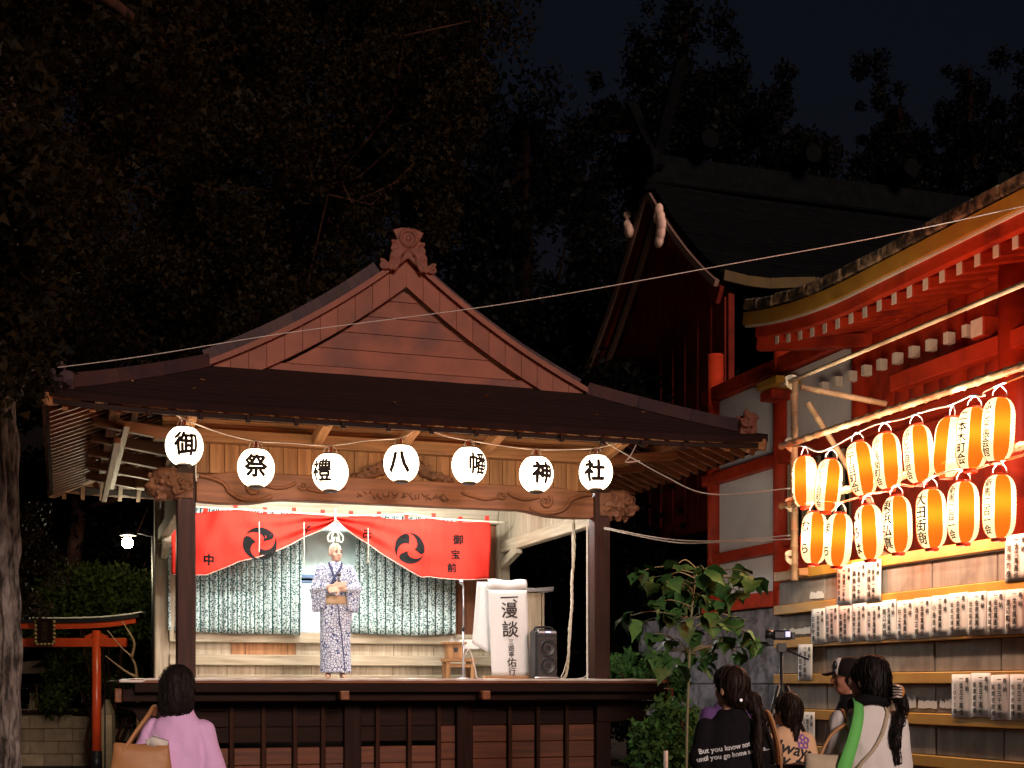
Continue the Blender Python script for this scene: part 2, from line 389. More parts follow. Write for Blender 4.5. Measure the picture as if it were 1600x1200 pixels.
# front rainbow beam with carving
fb = MB(); n = 40; low = []; up = []
for k in range(n + 1):
    t = k / n; x = 0.11 + t * (W - 0.22); e = min(t, 1 - t)
    bot = 3.545 + (0.055 * min(1, max(0, (e - 0.13) / 0.06)) if e > 0.13 else -0.012 * math.sin(math.pi * e / 0.13))
    topz = 3.80 + 0.095 * min(1, e / 0.09) ** 0.6
    low.append((x, bot)); up.append((x, topz))
fb.prism(low + up[::-1], lambda a, b, t: Vector((a, t, b)), -0.085, 0.085)
fbo = fb.build('carved_front_beam', M['brownx'], stage, bevel=0.008)
for sgn, xo in ((1, 0.0), (-1, W)):
    X = lambda a: xo + sgn * a
    c = MB(); Y = -0.092
    c.tube(smooth_pts([(X(.14), Y, 3.83), (X(.3), Y, 3.80), (X(.42), Y, 3.74), (X(.47), Y, 3.66), (X(.60), Y, 3.59), (X(.80), Y, 3.58), (X(.95), Y, 3.64)]), [0.026] * 36 + [0.012], 8)
    spiral(c, (X(.74), Y, 3.72), 0.085, 1.4, 0.022, (sgn, 0, 0), (0, 0, 1), flip=1, start=2.2)
    c.tube(smooth_pts([(X(.82), Y, 3.77), (X(.98), Y, 3.73), (X(1.12), Y, 3.75), (X(1.22), Y, 3.80)]), 0.020, 8)
    spiral(c, (X(1.30), Y, 3.77), 0.055, 1.2, 0.017, (sgn, 0, 0), (0, 0, 1), start=3.4)
    c.tube(smooth_pts([(X(1.34), Y, 3.74), (X(1.5), Y, 3.71), (X(1.68), Y, 3.74), (X(1.8), Y, 3.78)]), [0.018] * 18 + [0.005], 8)
    c.build('carved_scroll', M['brownx'], fbo, smooth=True)
c = MB()
for k in range(34):
    x = CX - 0.55 + 1.1 * k / 33 + random.uniform(-.02, .02); z = 3.66 + random.uniform(0, .06)
    c.tube([(x, -0.088, z), (x + random.uniform(-.05, .05), -0.094, z + random.uniform(.02, .06))], [0.011, 0.005], 5)
c.build('carved_grass', M['carve'], fbo, smooth=True)
# frieze planks, plates, upper boards
npk = 29; pw = (W - 0.2) / npk
for k in range(npk):
    block('frieze_plank', (0.1 + pw * (k + 0.5), 0.03 + random.uniform(-.003, .003), 4.045), (pw - 0.006, 0.024, 0.33), M['warmz'], stage, 0.003)
block('added_frieze_light_stop', (CX, 0.065, 4.05), (W - 0.21, 0.02, 0.36), M['brownx'], stage, 0.002)  # board added to stop stage light leaking between the planks
block('wall_plate', (CX, -0.02, 4.285), (W + 0.7, 0.2, 0.15), M['warmx'], stage, 0.01)
block('wall_plate', (CX, D, 4.285), (W + 0.7, 0.2, 0.15), M['warmx'], stage, 0.01)
for x in (0, W): block('wall_plate', (x, D / 2, 4.288), (0.2, D - 0.2, 0.15), M['warmy'], stage, 0.01)
for k in range(7):
    block('upper_board', (CX, 0.02, 4.40 + 0.095 * k / 1.6), (W + 0.5, 0.03, 0.055), M['warmx'], stage, 0.004)
block('eave_purlin', (CX, -0.78, 4.42), (W + 1.5, 0.12, 0.12), M['warmx'], stage, 0.01)
block('eave_purlin', (CX, D + 0.78, 4.42), (W + 1.5, 0.12, 0.12), M['warmx'], stage, 0.01)
for x in (-0.78, W + 0.78): block('eave_purlin', (x, D / 2, 4.425), (0.12, D + 1.4, 0.12), M['browny'], stage, 0.01)
for x in (0.0, x_of(505, -0.5), x_of(640, -.5), x_of(772, -0.5), W):
    a = MB(); a.prism([(0, 0), (-0.95, 0.14), (-0.95, 0.24), (0, 0.14)], lambda p, q, t: Vector((x + t, -0.05 + p, 4.22 + q)), -0.055, 0.055)
    a.build('bracket_arm', M['warmy'], stage, bevel=0.008)
for x, sgn in ((0, -1), (W, 1)):
    for k in range(5):
        y = -0.1 + k * (D + 0.2) / 4
        a = MB(); a.prism([(0, 0), (0.95, 0.14), (0.95, 0.24), (0, 0.14)], lambda p, q, t: Vector((x + sgn * (0.05 + p), y + t, 4.18 + q)), -0.055, 0.055)
        a.build('bracket_arm', M['brownx'], stage, bevel=0.008)
# side beams, side panels, header, ceiling
for x in (0.0, W):
    block('side_beam', (x, D / 2, 3.56), (0.13, D - 0.205, 0.17), M['greyy'], stage, 0.01)
    for k in range(26):
        block('side_plank', (x, 0.11 + (D - 0.22) * (k + 0.5) / 26, 3.925), (0.02, (D - 0.22) / 26 - 0.008, 0.55), M['greyz'], stage, 0.003)
    block('side_header', (x, D / 2, 4.16), (0.12, D - 0.2, 0.09), M['greyy'], stage, 0.01)
a = MB(); a.bar((W - .02, D - 0.1, 3.30), (W - .02, D - 0.85, 3.47), 0.10, 0.13); a.build('corner_brace', M['greyy'], stage, bevel=0.008)
a = MB(); a.bar((.02, D - 0.1, 3.30), (.02, D - 0.85, 3.47), 0.10, 0.13); a.build('corner_brace', M['greyy'], stage, bevel=0.008)
block('header_beam', (CX, D - 0.03, 4.02), (W - 0.19, 0.16, 0.24), M['greyx'], stage, 0.012)
for k in range(12):
    block('ceiling_board', (CX, 0.16 + (D - 0.3) * (k + 0.5) / 12, 4.225), (W - 0.24, (D - 0.3) / 12 - 0.006, 0.02), M['greyx'], stage, 0.003)
# back wall
sills = ((2.17, 0.15), (1.85, 0.15))
for z, h in sills: block('wall_rail', (CX, D - 0.06, z), (W - 0.2, 0.12, h), M['greyx'], stage, 0.01)
block('floor_rail', (CX, D - 0.04, ZF + 0.04), (W - 0.2, 0.08, 0.08), M['greyx'], stage, 0.006)
wpl = [0.1, .34, .95, 1.15, 1.75, 1.86, 2.5, 2.62, 3.3, 3.9, 4.35, W - 0.1]
for a, b in zip(wpl[:-1], wpl[1:]):
    block('wall_panel', ((a + b) / 2, D - 0.01, 2.01), (b - a - 0.006, 0.03, 0.17), M['warmz'] if 0.9 < a < 1.2 or 1.7 < a < 1.8 else M['greyz'], stage, 0.003)
for k in range(12):
    block('wall_plank', (0.1 + (W - .2) * (k + .5) / 12, D - 0.01, 1.685), ((W - .2) / 12 - 0.005, 0.03, 0.19), M['greyz'], stage, 0.003)
for k in range(16):
    a, b = 0.1 + (W - .2) * k / 16, 0.1 + (W - .2) * (k + 1) / 16
    if 1.75 < (a + b) / 2 < 2.8: continue
    block('wall_plank', ((a + b) / 2, D + 0.02, 3.075), (b - a - 0.004, 0.025, 1.66), M['brownz'], stage, 0.003)
M['pane'] = plain('frosted_teal_glass', (0.48, 0.64, 0.61), 0.35, spec=0.4)
M['pane2'] = plain('pale_blue_panel', (0.50, 0.60, 0.66), 0.5)
M['bluebar'] = plain('blue_rail_paint', (0.10, 0.17, 0.30), 0.5)
sd = block('sliding_door', (2.3, D + 0.03, 2.62), (1.12, 0.02, 0.74), M['pane2'], stage, 0.004)
block('glass_pane', (2.3, D + 0.028, 3.46), (1.12, 0.016, 0.86), M['pane'], stage, 0.003)
block('door_rail', (2.3, D + 0.015, 3.06), (1.12, 0.03, 0.05), M['bluebar'], stage, 0.004)
block('door_rail', (2.3, D + 0.013, 2.985), (1.12, 0.03, 0.03), M['bluebar'], stage, 0.004)
# shaped side boards at the rear posts
for x, sg in ((0.095, 1),):
    a = MB(); pr = [(0, 2.1), (.05, 2.1), (.06, 2.3), (.13, 2.42), (.16, 2.6), (.09, 2.75), (.15, 2.9), (.13, 3.05), (.03, 3.2), (0, 3.2)]
    a.prism(pr, lambda p, q, t: Vector((x + p, t, q)), D - 0.2, D - 0.16); a.build('shaped_side_board', M['greyz'], stage, bevel=0.004)

# roof --------------------------------------------------------------
OV = 1.5; TH = 0.06; KS = 1.27
def strip(fa, fb_, na, name, mat, parent, th=TH):    # slab between two edge curves fa(u), fb_(u)
    mb = MB(); vs = []
    for k in range(na + 1):
        u = k / na; p, q = fa(u), fb_(u); vs += [p, q, q - Vector((0, 0, th)), p - Vector((0, 0, th))]
    fs = []
    for k in range(na):
        o = 4 * k; w = o + 4
        for j in range(4): fs.append((o + j, o + (j + 1) % 4, w + (j + 1) % 4, w + j))
    fs += [(0, 1, 2, 3), tuple(4 * na + j for j in (3, 2, 1, 0))]
    return mb.add(vs, fs).build(name, mat, parent)
roof = MB()
YG0, YG1 = -0.16, D + 0.16
ds = np.linspace(0, HALF, 25)
for sgn in (-1, 1):                               # under-shell of the two side slopes
    def f(u, v, sgn=sgn):
        d = u * HALF; cut = max(0.0, d - (HALF - KS * (OV + YG0))) / KS
        y0 = YG0 - cut; y1 = YG1 + cut; y = y0 + (y1 - y0) * v; x = CX + sgn * d
        return Vector((x, y, zr(d) - TH - 0.01 + lift(x, y)))
    roof.grid(f, 24, 12)
for fr in (0, 1):
    def f(u, v, fr=fr):
        t = u * (OV + YG0); y = (-OV + t) if fr == 0 else (D + OV - t); x = (-OV + KS * t) + (W + 2 * OV - 2 * KS * t) * v
        return Vector((x, y, zr(HALF - KS * t) - TH - 0.01 + lift(x, y)))
    roof.grid(f, 12, 24)
roofo = roof.build('roof', M['brownx'], stage)
NC = 10
for fr in (0, 1):
    for k in range(NC):
        t0, t1 = (OV + YG0) * k / NC, (OV + YG0) * (k + 1) / NC + 0.05
        def e(t, up):
            def g_(u):
                y = (-OV + t) if fr == 0 else (D + OV - t); x = (-OV + KS * t) + (W + 2 * OV - 2 * KS * t) * u
                return Vector((x, y, zr(HALF - KS * t) + up + lift(x, y) + 0.004 * noise.noise(Vector((x * 3, k, 0)))))
            return g_
        strip(e(t0, 0.007), e(t1, 0.0), 28, 'shingle_course', M['roof'], roofo, 0.05 if k else 0.075)
for sgn in (-1, 1):
    for k in range(18):
        d1, d0 = HALF * (1 - k / 18), max(0.0, HALF * (1 - (k + 1) / 18) - 0.04)
        def e(d, up):
            cut = max(0.0, d - (HALF - KS * (OV + YG0))) / KS
            def g_(u):
                y = YG0 - cut + (YG1 - YG0 + 2 * cut) * u; x = CX + sgn * d
                return Vector((x, y, zr(d) + up + lift(x, y)))
            return g_
        strip(e(d1, 0.016), e(d0, 0.0), 8, 'shingle_course', M['roof'], roofo, 0.05 if k else 0.075)
# eave fascias and gutter hooks
for a, b in (((-OV + .03, -OV + .05), (W + OV - .03, -OV + .05)), ((-OV + .05, -OV + .08), (-OV + .05, D + OV - .08)), ((W + OV - .05, -OV + .08), (W + OV - .05, D + OV - .08))):
    pts = [Vector((a[0] + (b[0] - a[0]) * k / 24, a[1] + (b[1] - a[1]) * k / 24, 0)) for k in range(25)]
    f_ = MB()
    for p, q in zip(pts[:-1], pts[1:]):
        zp, zq = zr(HALF) - 0.10 + lift(p.x, p.y), zr(HALF) - 0.10 + lift(q.x, q.y)
        f_.bar(p + Vector((0, 0, zp)), q + Vector((0, 0, zq)), 0.03, 0.05)
    f_.build('eave_fascia', M['darkx'], stage)
for px in (127 / 3.81 + 200, 435 / 3.81 + 200, 715 / 3.81 + 200, 1003 / 3.81 + 200, 1282 / 3.81 + 200, 1553 / 3.81 + 200, 675, 745, 812, 878, 942, 1005, 1070):
    x = x_of(px, -OV - 0.02); block('gutter_hook', (x, -OV - 0.01, zr(HALF) - 0.125), (0.045, 0.05, 0.075), M['darkz'], stage, 0.006)
# rafters and soffit of the side eaves
for x0, sgn in ((0.0, -1), (W, 1)):
    nr = 27
    for k in range(nr):
        y = -OV + 0.22 + (D + 2 * OV - 0.44) * k / (nr - 1)
        inset = max(0.0, -y, y - D)                 # jack rafters stop at the hip
        p = Vector((x0 + sgn * (inset), y, zr(HALF - OV + inset) - 0.13)); q = Vector((x0 + sgn * (OV - 0.06), y, zr(HALF - 0.06) - 0.13))
        a = MB(); a.bar(p, q, 0.055, 0.075); a.build('rafter', M['brownx'], stage)
for fr, y0, sgn in ((0, 0.0, -1), (1, D, 1)):
    nr = 30
    for k in range(nr):
        x = -OV + 0.22 + (W + 2 * OV - 0.44) * k / (nr - 1); inset = max(0.0, -x, x - W)
        p = Vector((x, y0 + sgn * inset, zr(HALF - OV + inset) - 0.13)); q = Vector((x, y0 + sgn * (OV - 0.08), zr(HALF - 0.08) - 0.13))
        a = MB(); a.bar(p, q, 0.055, 0.075); a.build('rafter', M['warmy'], stage)
for x0, y0, sx, sy in ((0, 0, -1, -1), (W, 0, 1, -1), (0, D, -1, 1), (W, D, 1, 1)):
    a = MB(); a.bar((x0, y0, zr(HALF - OV) - 0.2), (x0 + sx * (OV - 0.02), y0 + sy * (OV - 0.02), zr(HALF) - 0.10 + .05), 0.10, 0.13)
    a.build('hip_rafter', M['warmx'], stage, bevel=0.01)
# side-wall beams seen under the left eave
for k, (z, y) in enumerate(((4.50, 0.6), (4.30, 1.6), (4.12, 2.6))):
    block('side_lattice_beam', (-0.55 - .1 * k, D / 2, z - 0.02), (0.07, D + 1.0, 0.06), M['browny'], stage, 0.006)
# hip ridges in short copper lengths, descending ridges, main ridge
def ridge_run(fn, n, w, h, name, mat):
    for k in range(n):
        p, q = fn(k / n), fn((k + 1) / n)
        d = (q - p).normalized(); a = MB(); m_ = 4
        pts = [fn((k + j / m_ * 0.985) / n) for j in range(m_ + 1)]
        for i in range(m_): a.bar(pts[i], pts[i + 1] + d * 0.004, w, h)
        a.build(name, mat, roofo, bevel=0.0)
for sx, sy in ((-1, -1), (1, -1), (-1, 1), (1, 1)):
    def fn(u):
        t = 0.16 + u * (OV + YG0 - 0.16); x = (-OV + KS * t) if sx < 0 else (W + OV - KS * t); y = (-OV + t) if sy < 0 else (D + OV - t)
        return Vector((x, y, zr(HALF - KS * t) + 0.055 + lift(x, y)))
    ridge_run(fn, 3, 0.16, 0.14, 'hip_ridge_cap', M['ridge'])
    def fn2(u):
        d = 0.25 + u * 2.0; y = (YG0 + 0.38) if sy < 0 else (YG1 - 0.38)
        return Vector((CX + sx * d, y, zr(d) + 0.11))
    ridge_run(fn2, 6, 0.18, 0.24, 'descending_ridge_cap', M['ridge'])
ridge_run(lambda u: Vector((CX, YG0 + 0.05 + u * (YG1 - YG0 - 0.1), zr(0) + 0.10)), 5, 0.24, 0.3, 'main_ridge_cap', M['ridge'])
# gable -------------------------------------------------------------
def gable(y, sg):
    nrm = Vector((0, sg, 0))
    xs = np.linspace(-2.2, 2.2, 41)
    tri = [(CX + x, zr(abs(x)) - 0.36) for x in xs if zr(abs(x)) - 0.36 > 5.04]
    g_ = MB(); g_.prism([(tri[0][0], 4.98)] + tri + [(tri[-1][0], 4.98)], lambda p, q, t: Vector((p, t, q)), y + 0.03 * -sg * 0, y - sg * 0.05)
    go = g_.build('gable', M['copper'], stage)
    zs = [5.16, 5.37, 5.57, 5.77, 5.97, 6.2]
    for z0, z1 in zip(zs[:-1], zs[1:]):            # horizontal siding boards, clipped to the gable line
        def half(z):
            lo, hi = 0.0, 2.4
            for _ in range(30):
                m_ = (lo + hi) / 2
                if zr(m_) - 0.34 > z: lo = m_
                else: hi = m_
            return lo
        nn = 6; L = [(-half(z0 + (z1 - z0) * k / nn), z0 + (z1 - z0) * k / nn) for k in range(nn + 1)]
        L = [(a, b) for a, b in L if abs(a) > 0.01]
        poly = L + [(-a, b) for a, b in L[::-1]]
        if len(poly) < 3: continue
        s_ = MB(); s_.prism(poly, lambda p, q, t: Vector((CX + p, y + sg * (0.012 + 0.014 * (1 - (q - z0) / (z1 - z0))) * (1 if t else 0), q - 0.004 * (q > z0 + .01))), 0, 1)
        s_.build('siding_board', M['copper'], go)
    block('gable_base_board', (CX, y + sg * 0.03, 5.10), (3.5, 0.05, 0.10), M['copper'], go, 0.006)
    NS = 11
    for sx in (-1, 1):
        for k in range(NS):                        # bargeboard sheets
            d0, d1 = 2.22 * k / NS, 2.22 * (k + 1) / NS - 0.003
            p = []
            for d in (d0, (d0 + d1) / 2, d1): p.append((d, zr(d) - 0.015))
            w = lambda d: 0.34 - 0.02 * d if d < 1.75 else 0.305 - 0.50 * (d - 1.75)
            q = [(d, zr(d) - max(w(d), 0.03)) for d in (d1, (d0 + d1) / 2, d0)]
            b_ = MB(); b_.prism([(CX + sx * a, b) for a, b in p + q], lambda a, b, t: Vector((a, t, b)), y + sg * 0.045, y + sg * 0.11)
            b_.build('bargeboard_sheet', M['copper'], go, bevel=0.002)
        lip = MB()
        for k in range(20):
            d0, d1 = 2.26 * k / 20, 2.26 * (k + 1) / 20
            lip.bar((CX + sx * d0, y + sg * 0.12, zr(d0) + 0.01), (CX + sx * d1, y + sg * 0.12, zr(d1) + 0.01), 0.10, 0.06)
        lip.build('verge_strip', M['copper'], go)
gable(-0.06, -1); gable(D + 0.06, 1)
# ridge-end ornament
def ridge_ornament(c, s, name, parent, mat, back=False):
    mb = MB(); c = Vector(c); A_ = Vector((1, 0, 0)); Z = Vector((0, 0, 1)); yy = Vector((0, -1, 0))
    fan = [(-.10, .10), (-.15, .22), (-.22, .36), (-.12, .40), (0, .415), (.12, .40), (.22, .36), (.15, .22), (.10, .10)]
    mb.prism(fan, lambda a, b, t: c + (A_ * a + Z * b) * s + yy * t, -0.03, 0.06)
    th = [(c + (A_ * .11 * math.cos(a) + Z * (.26 + .11 * math.sin(a))) * s + yy * .07) for a in np.linspace(0, 2 * math.pi, 20)]
    mb.tube(th, .022 * s, 6, cap=False); mb.ball(c + Z * .26 * s + yy * .05, (.05 * s, .04, .05 * s), n=8, m=6)
    for sx in (-1, 1):
        spiral(mb, c + (A_ * sx * .19 + Z * .12) * s + yy * .04, .09 * s, 1.3, .035 * s, A_ * sx, Z, start=1.0)
        spiral(mb, c + (A_ * sx * .36 + Z * -.13) * s + yy * .04, .07 * s, 1.3, .03 * s, A_ * sx, Z, start=1.0)
        for j in range(3):
            o = .05 + .06 * j
            mb.tube(smooth_pts([c + (A_ * sx * o + Z * .10) * s + yy * .05, c + (A_ * sx * (o + .07) + Z * .02) * s + yy * .06, c + (A_ * sx * (o + .08) + Z * -.08) * s + yy * .05, c + (A_ * sx * (o + .15) + Z * -.19) * s + yy * .04], 4), .026 * s, 6)
    mb.prism([(-.12, -.05), (0, .12), (.12, -.05), (.1, -.1), (0, .0), (-.1, -.1)], lambda a, b, t: c + (A_ * a + Z * b) * s + yy * t, -0.05, 0.05)
    return remesh(mb, name, mat, parent, 0.011, 1)
M['ornament'] = pm('reddish_copper_ornament', (0.17, 0.058, 0.035), (0.10, 0.036, 0.024), 0.65, (12, 12, 12), 0.3, 0, 0.3)
ridge_ornament((CX, YG0 - 0.05, 6.44), .84, 'ridge_end_ornament', stage, M['ornament'])
for sx in (-1, 1):
    mb = MB(); x = CX + sx * (HALF - 0.2); y = -OV + 0.2; z = zr(HALF) + 0.16
    random.seed(int(20 + sx))
    mb.box((x, y, z), (0.22, 0.22, 0.2))
    for k in range(9): spiral(mb, (x + random.uniform(-.10, .10), y - 0.06 + random.uniform(-.08, .08), z + random.uniform(-.02, .16)), 0.06, 1.2, 0.025, (1, 0, 0), (0, .5, .86), start=k)
    remesh(mb, 'hip_end_ornament', M['ornament'] if sx > 0 else M['ridge'], stage, 0.012, 1)
# carved lion-head nosings on the front posts
def lion(c, sx):
    random.seed(40 + sx); mb = MB(); c = Vector(c)
    mb.ball(c, (0.23, 0.15, 0.17)); mb.ball(c + Vector((sx * .14, 0, -.04)), (.14, .12, .11)); mb.ball(c + Vector((sx * .06, -.02, .1)), (.15, .14, .1))
    mb.box(c + Vector((-sx * .14, 0, 0)), (0.2, 0.2, 0.28))
    for k in range(46):
        a = random.uniform(0, 6.28); b = random.uniform(-1.2, 1.2)
        p = c + Vector((0.23 * math.cos(a) * math.cos(b), -0.14 * abs(math.cos(b) * math.sin(a)) - 0.02, 0.17 * math.sin(b)))
        spiral(mb, p, random.uniform(.035, .06), random.choice((1.0, 1.3)), random.uniform(.012, .02), Vector((math.cos(k), 0, math.sin(k))), Vector((-math.sin(k), -.3, math.cos(k))), n=12, start=a)
    mb.ball(c + Vector((sx * .1, -.15, .02)), .035, n=8, m=6); mb.ball(c + Vector((sx * .22, -.08, -.03)), (.07, .07, .05), n=8, m=6)
    return remesh(mb, 'lion_head_nosing', M['carve'], stage, 0.010, 1)
lion((-0.17, -0.02, 3.71), -1); lion((W + 0.2, -0.02, 3.71), 1)
# carved frog-leg strut on the beam
mb = MB(); random.seed(5)
for sx in (-1, 1):
    mb.tube(smooth_pts([(CX + sx * .05, 0, 4.18), (CX + sx * .16, 0, 4.10), (CX + sx * .3, 0, 3.98), (CX + sx * .5, 0, 3.92), (CX + sx * .62, 0, 3.91)]), [.07] * 12 + [.05] * 12 + [.03], 8)
    for k in range(7): spiral(mb, (CX + sx * (.06 + .075 * k), -.06, 4.12 - .03 * k + random.uniform(-.03, .03)), .05, 1.3, .018, (sx, 0, 0), (0, -.2, 1), n=14, start=k)
mb.ball((CX, 0, 4.08), (.11, .07, .12))
remesh(mb, 'frog_leg_strut', M['carve'], stage, 0.010, 1)
# ------------------------------------------------------------------ stage contents
def on_stage(name, label, cat, px, y, z=ZF, rot=0.0, group=None):
    return thing(name, label, cat, ST(x_of(px, y), y, z), ANG + rot, group)
def cloth_mat(name, c, c2, k=0.25):
    return pm(name, c, c2, 0.9, (14, 14, 3), k, 0, 0.1, 5, fine=9, bdist=0.03)
def stripes_mat():
    m, nt, bs, out = nodes('striped_leaf_print_curtain'); L = nt.links.new
    tc = N(nt, 'ShaderNodeTexCoord'); sx = N(nt, 'ShaderNodeSeparateXYZ'); L(tc.outputs['Object'], sx.inputs[0])
    dv = N(nt, 'ShaderNodeMath', operation='DIVIDE'); L(sx.outputs['X'], dv.inputs[0]); dv.inputs[1].default_value = 0.125
    fr = N(nt, 'ShaderNodeMath', operation='FRACT'); L(dv.outputs[0], fr.inputs[0])
    lt = N(nt, 'ShaderNodeMath', operation='LESS_THAN'); L(fr.outputs[0], lt.inputs[0]); lt.inputs[1].default_value = 0.17
    l2 = N(nt, 'ShaderNodeMath', operation='COMPARE'); L(fr.outputs[0], l2.inputs[0]); l2.inputs[1].default_value = 0.585; l2.inputs[2].default_value = 0.04
    mp = N(nt, 'ShaderNodeMapping'); mp.inputs['Scale'].default_value = (46, 1, 36); L(tc.outputs['Object'], mp.inputs['Vector'])
    vo = N(nt, 'ShaderNodeTexVoronoi'); vo.inputs['Scale'].default_value = 1.0; vo.inputs['Randomness'].default_value = 0.75; L(mp.outputs[0], vo.inputs['Vector'])
    v2 = N(nt, 'ShaderNodeMath', operation='LESS_THAN'); L(vo.outputs['Distance'], v2.inputs[0]); v2.inputs[1].default_value = 0.46
    m1 = N(nt, 'ShaderNodeMix', data_type='RGBA'); L(v2.outputs[0], m1.inputs[0]); m1.inputs[6].default_value = (0.44, 0.51, 0.49, 1); m1.inputs[7].default_value = (0.045, 0.075, 0.078, 1)
    m2 = N(nt, 'ShaderNodeMix', data_type='RGBA'); L(l2.outputs[0], m2.inputs[0]); L(m1.outputs[2], m2.inputs[6]); m2.inputs[7].default_value = (0.16, 0.26, 0.22, 1)
    m3 = N(nt, 'ShaderNodeMix', data_type='RGBA'); L(lt.outputs[0], m3.inputs[0]); L(m2.outputs[2], m3.inputs[6]); m3.inputs[7].default_value = (0.018, 0.055, 0.045, 1)
    L(m3.outputs[2], bs.inputs['Base Color']); bs.inputs['Roughness'].default_value = 0.9; bs.inputs['Specular IOR Level'].default_value = 0.1
    return m
M['curtain'] = stripes_mat()
for lab, pa, pb, sl in (('green striped leaf-print curtain hanging behind the left half of the red banner', 262, 474, 1), ('green striped leaf-print curtain hanging behind the right half of the red banner', 548, 712, -1)):
    yc = D - 0.2; x0, x1 = x_of(pa, yc), x_of(pb, yc); c = MB()
    def f(u, v):
        x = x0 + (x1 - x0) * u; z = 3.95 - v * 1.70 - 0.03 * math.sin(u * 3.1) * v
        if sl > 0: x += -0.10 * (1 - v) * u * u * 0 - 0.05 * v * u ** 4; z -= 0.05 * v * u ** 6
        else: x -= 0.10 * (1 - v) * (1 - u) ** 3 * -1
        y = yc + 0.022 * math.sin(x * 2 * math.pi / 0.125 + 0.8 * math.sin(x * 5)) * (0.5 + 0.5 * v) + 0.02 * math.sin(x * 9 + v * 2)
        return Vector((x, y, z))
    c.grid(f, 120, 16)
    o = c.build('curtain', M['curtain'], None, smooth=True, loc=ST(0, 0, 0), rotz=ANG)
    so = o.modifiers.new('thickness', 'SOLIDIFY'); so.thickness = 0.004
    tag(o, lab, 'curtain', 'striped stage curtains')
# red banner tied up in the middle
YB = 3.2; BX0, BX1, BXM = x_of(268, YB), x_of(766, YB), x_of(522, YB); BTOP = 3.895
def b_drop(x):
    if x < BXM:
        t = (BXM - x) / (BXM - BX0); return 0.05 + 0.80 * min(1, t / 0.78) ** 0.72 * (1 - 0.05 * max(0, t - .8) * 5)
    t = (x - BXM) / (BX1 - BXM); return 0.05 + 0.78 * min(1, t / 0.55) ** 0.85
def b_top(x):
    return BTOP - 0.035 * abs(math.sin((x - BX0) / (BX1 - BX0) * math.pi * 5)) - (0.10 * (0.55 - (x - BX0)) / .55 if x < BX0 + .55 else 0) - 0.02 * (x / 4.5)
def b_y(x, z):
    t = min(1, max(0, (b_top(x) - z) / max(b_drop(x), 0.01))); dm = abs(x - BXM)
    fold = 0.08 * math.sin(t * 15 + 2) * math.exp(-dm / 0.65) + 0.045 * math.sin(x * 6.5 + t * 2.4) * t + 0.022 * math.sin(x * 15 - t * 5) * (0.3 + t) * math.exp(-((t - .3) ** 2) * 3)
    dl = abs(x - (BX0 + 0.55)); fold += 0.05 * math.sin((x - BX0) * 16 + t * 7) * math.exp(-dl / .25) * (1 - t)
    return YB + fold
M['redcloth'] = cloth_mat('red_cotton_banner', (0.62, 0.032, 0.020), (0.52, 0.024, 0.016))
M['hem'] = cloth_mat('pale_hem', (0.72, 0.42, 0.34), (0.62, 0.32, 0.26))
banner = thing('banner', 'long red cloth banner with black swirl crests tied up in the middle', 'banner', ST(0, 0, 0), ANG)
c = MB()
c.grid(lambda u, v: (lambda x: (lambda z: Vector((x, b_y(x, z), z)))(b_top(x) - v * b_drop(x)))(BX0 + (BX1 - BX0) * u), 150, 22)
o = c.build('cloth', M['redcloth'], banner, smooth=True); so = o.modifiers.new('thickness', 'SOLIDIFY'); so.thickness = 0.004
hp = []
for k in range(121):
    x = BX0 + (BX1 - BX0) * k / 120; z = b_top(x) - b_drop(x); hp.append(Vector((x, b_y(x, z), z)))
MB().tube(hp, 0.007, 5).build('hem', M['hem'], banner, smooth=True)
for k in range(12):
    x = BX0 + 0.05 + (BX1 - BX0 - 0.1) * k / 11
    block('hanging_loop', (x, YB, b_top(x) + 0.035), (0.06, 0.012, 0.09), M['redcloth'], banner, 0.003)
def split(vs, fs, n):
    vs = list(vs)
    for _ in range(n):
        nf = []; mid = {}
        def md(a, b):
            k = (min(a, b), max(a, b))
            if k not in mid: mid[k] = len(vs); vs.append(((vs[a][0] + vs[b][0]) / 2, (vs[a][1] + vs[b][1]) / 2))
            return mid[k]
        for a, b, c_ in fs:
            x, y, z = md(a, b), md(b, c_), md(c_, a); nf += [(a, x, z), (x, b, y), (z, y, c_), (x, y, z)]
        fs = nf
    return vs, fs
def on_banner(a, b): return Vector((a, b_y(a, b) - 0.009, b))
def tomoe(cx, cz, r, rot):
    mb = MB()
    for k in range(3):
        a0 = rot + k * 2 * math.pi / 3; vs = []; fs = []; n = 26
        for j in range(n + 1):                     # comma: round head, tapering tail along the rim
            t = j / n; an = a0 + t * 2.25; ro = r * (0.98 if t > .12 else 0.75 + 0.23 * (t / .12) ** .5); w = r * (0.86 * (1 - t) ** 1.1)
            ri = ro - w * (1 if t > .12 else (t / .12) ** .5 * .9 + .1)
            vs += [(cx + ro * math.cos(an), cz + ro * math.sin(an)), (cx + max(ri, 0.16 * r) * math.cos(an), cz + max(ri, 0.16 * r) * math.sin(an))]
        for j in range(n): fs += [(2 * j, 2 * j + 1, 2 * j + 3), (2 * j, 2 * j + 3, 2 * j + 2)]
        vs, fs = split(vs, fs, 1); mb.add([on_banner(*p) for p in vs], fs)
    return mb
M['bannerink'] = plain('black_banner_dye', (0.008, 0.008, 0.008), 0.95, spec=0.05)
def bpos(px, py): x = x_of(px, YB); return x, z_of(py, ST(x, YB, 0))
for px, py, r, rt in ((406, 850, 0.235, 0.4), (640, 857, 0.225, 1.6)):
    x, z = bpos(px, py); tomoe(x, z, r, rt).build('swirl_crest', M['bannerink'], banner, fix=False)
